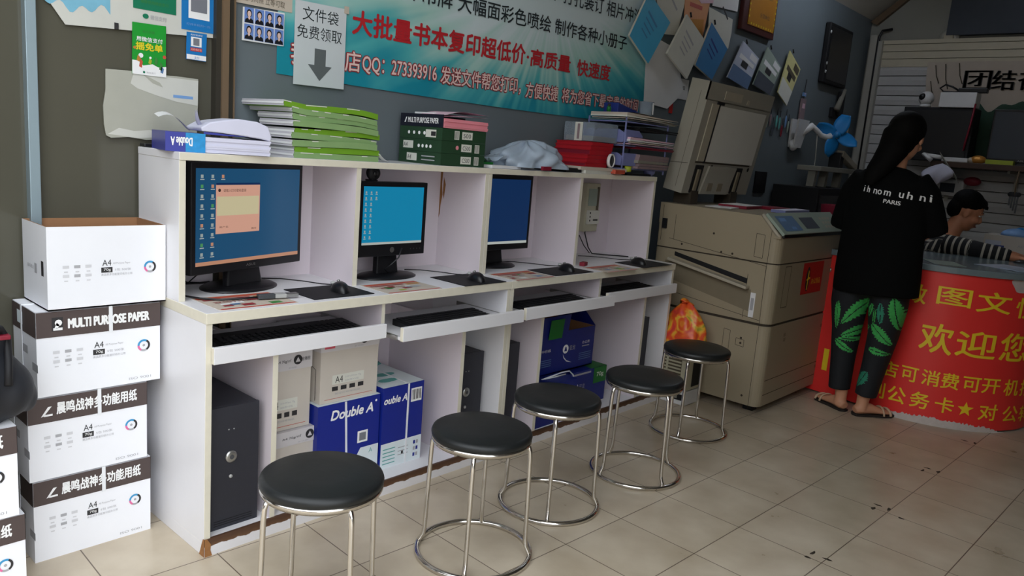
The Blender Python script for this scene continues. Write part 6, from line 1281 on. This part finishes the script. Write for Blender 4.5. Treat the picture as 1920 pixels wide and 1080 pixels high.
# dark corner behind the copier: cabinet with a paper punch, red tub, clip fan
t = thing('low_cabinet', 'black cabinet in the dark corner behind the copier', 'cabinet', (5.62, .20, 0))
q = MB(); q.box(-.55, .75, -.10, .28, 0, 1.28, 'black_mt'); q.build('case', t, bevel=.005); q = MB(); q.box(-.53, .09, -.112, -.10, .06, 1.22, 'black_pl'); q.build('door', t, bevel=.003); q = MB(); q.box(.11, .73, -.112, -.10, .06, 1.22, 'black_pl'); q.build('door', t, bevel=.003)
t = thing('paper_punch', 'grey lever paper punch on the black cabinet under the clip fan', 'punch', (5.62, .25, 1.281))
q = MB(); q.box(-.38, .45, -.08, .12, .13, .17, 'grey_pl'); q.build('table', t, bevel=.004)
for x in (-.34, -.10, .22): q = MB(); q.obox((x, 0, .065), (.05, .06, .13), 'grey_pl', Ry(.12)); q.build('leg', t)
q = MB(); q.obox((.32, -.03, .24), (.40, .06, .05), 'cop_l', Ry(.28)); q.box(.10, .18, -.05, .05, .17, .30, 'black_pl'); q.build('lever', t, bevel=.004)
t = thing('red_tub', 'dark red plastic tub in the dark corner behind the copier', 'tub', (5.08, -.12, .0)); q = MB(); q.lathe([(.001, .93), (.15, .93), (.18, 1.16), (.172, 1.16), (.145, .94), (.001, .94)], 'dk_red', n=28); q.build('tub', t); q = MB(); q.lathe([(.001, 0), (.14, 0), (.14, .928), (.001, .928)], 'black_mt', n=20); q.build('stand', t)
q = MB(); q.box(-.10, .10, -.012, 0, 0, .17, 'black_pl'); solid(q, 'wall_box', 'flat black box on the dark wall right of the copier lid', 'box', (4.85, WY, 1.20))
t = thing('charger', 'black charger with a violet light on the wall behind the copier lid', 'charger', (4.42, WY, 1.36)); q = MB(); q.box(-.10, .14, -.06, 0, -.06, .06, 'black_pl'); q.build('case', t, bevel=.008); q = MB(); q.ell((-.07, -.062, .0), (.018, .006, .018), 'led_blue'); q.build('light', t)
t = thing('clip_fan', 'blue-bladed white clip fan on the blue wall behind the copier', 'fan', (5.34, WY, 1.72))
q = MB()
for sd in (-1, 1): q.prism([(-.04, -.02+.02*sd, -.13), (.10, -.02+.02*sd, -.13), (.12, -.05+.03*sd, .10), (-.10, -.05+.03*sd, .10)], (0, -.014, 0), 'white_pl')
q.ell((0, -.03, -.11), (.06, .03, .05), 'white_pl'); q.build('clip', t)
q = MB(); q.tube([(.06, -.04, -.02), (.16, -.10, .06), (.20, -.14, .02), (.24, -.16, -.01), (.28, -.19, -.02), (.31, -.21, -.01)], [.03, .03, .022, .022, .024, .03], 'white_pl', 12); q.build('gooseneck', t)
fc = Vector((.35, -.24, .0)); fa = Vector((-.80, -.58, .12)).normalized(); fu = (UZ-fa*fa.z).normalized(); fv = fa.cross(fu)
q = MB(); q.ell(fc-fa*.03, (.06, .06, .06), 'white_pl'); q.build('motor', t)
q = MB(); q.tube([fc-fa*.01, fc+fa*.05], .028, 'fan_b', 14); q.build('hub', t)
for k in range(4):
    a0 = rad(20)+PI/2*k; e1 = fu*math.sin(a0)+fv*math.cos(a0); e2 = fu*math.cos(a0)-fv*math.sin(a0)
    q = MB(); q.grid(lambda u, v: tuple(fc+fa*(.02+.05*(v-.5)*(.4+u))+e1*(.02+.165*u)+e2*((v-.5)*(.045+.075*math.sin(PI*min(1, .15+u*.8))))), 10, 6, 'fan_b'); ob_ = q.build('blade', t); sm = ob_.modifiers.new('s', 'SOLIDIFY'); sm.thickness = .004
q = MB(); q.tube([(.20, -.14, .0), (.21, -.15, -.20), (.22, -.15, -.45), (.24, -.13, -.75)], .005, 'grey_pl', 6); q.build('cord', t)
# ================================================================ light
W = bpy.data.worlds.new('World'); SC.world = W; W.use_nodes = True
nt = W.node_tree; bg = nt.nodes['Background']; bg.inputs['Color'].default_value = (.90, .95, 1., 1); bg.inputs['Strength'].default_value = 3.4
SC.view_settings.view_transform = 'Standard'; SC.view_settings.look = 'None'; SC.view_settings.gamma = 1; SC.view_settings.exposure = 0
SC.view_settings.use_curve_mapping = False
SC.cycles.use_denoising = True; SC.cycles.max_bounces = 8; SC.cycles.diffuse_bounces = 5
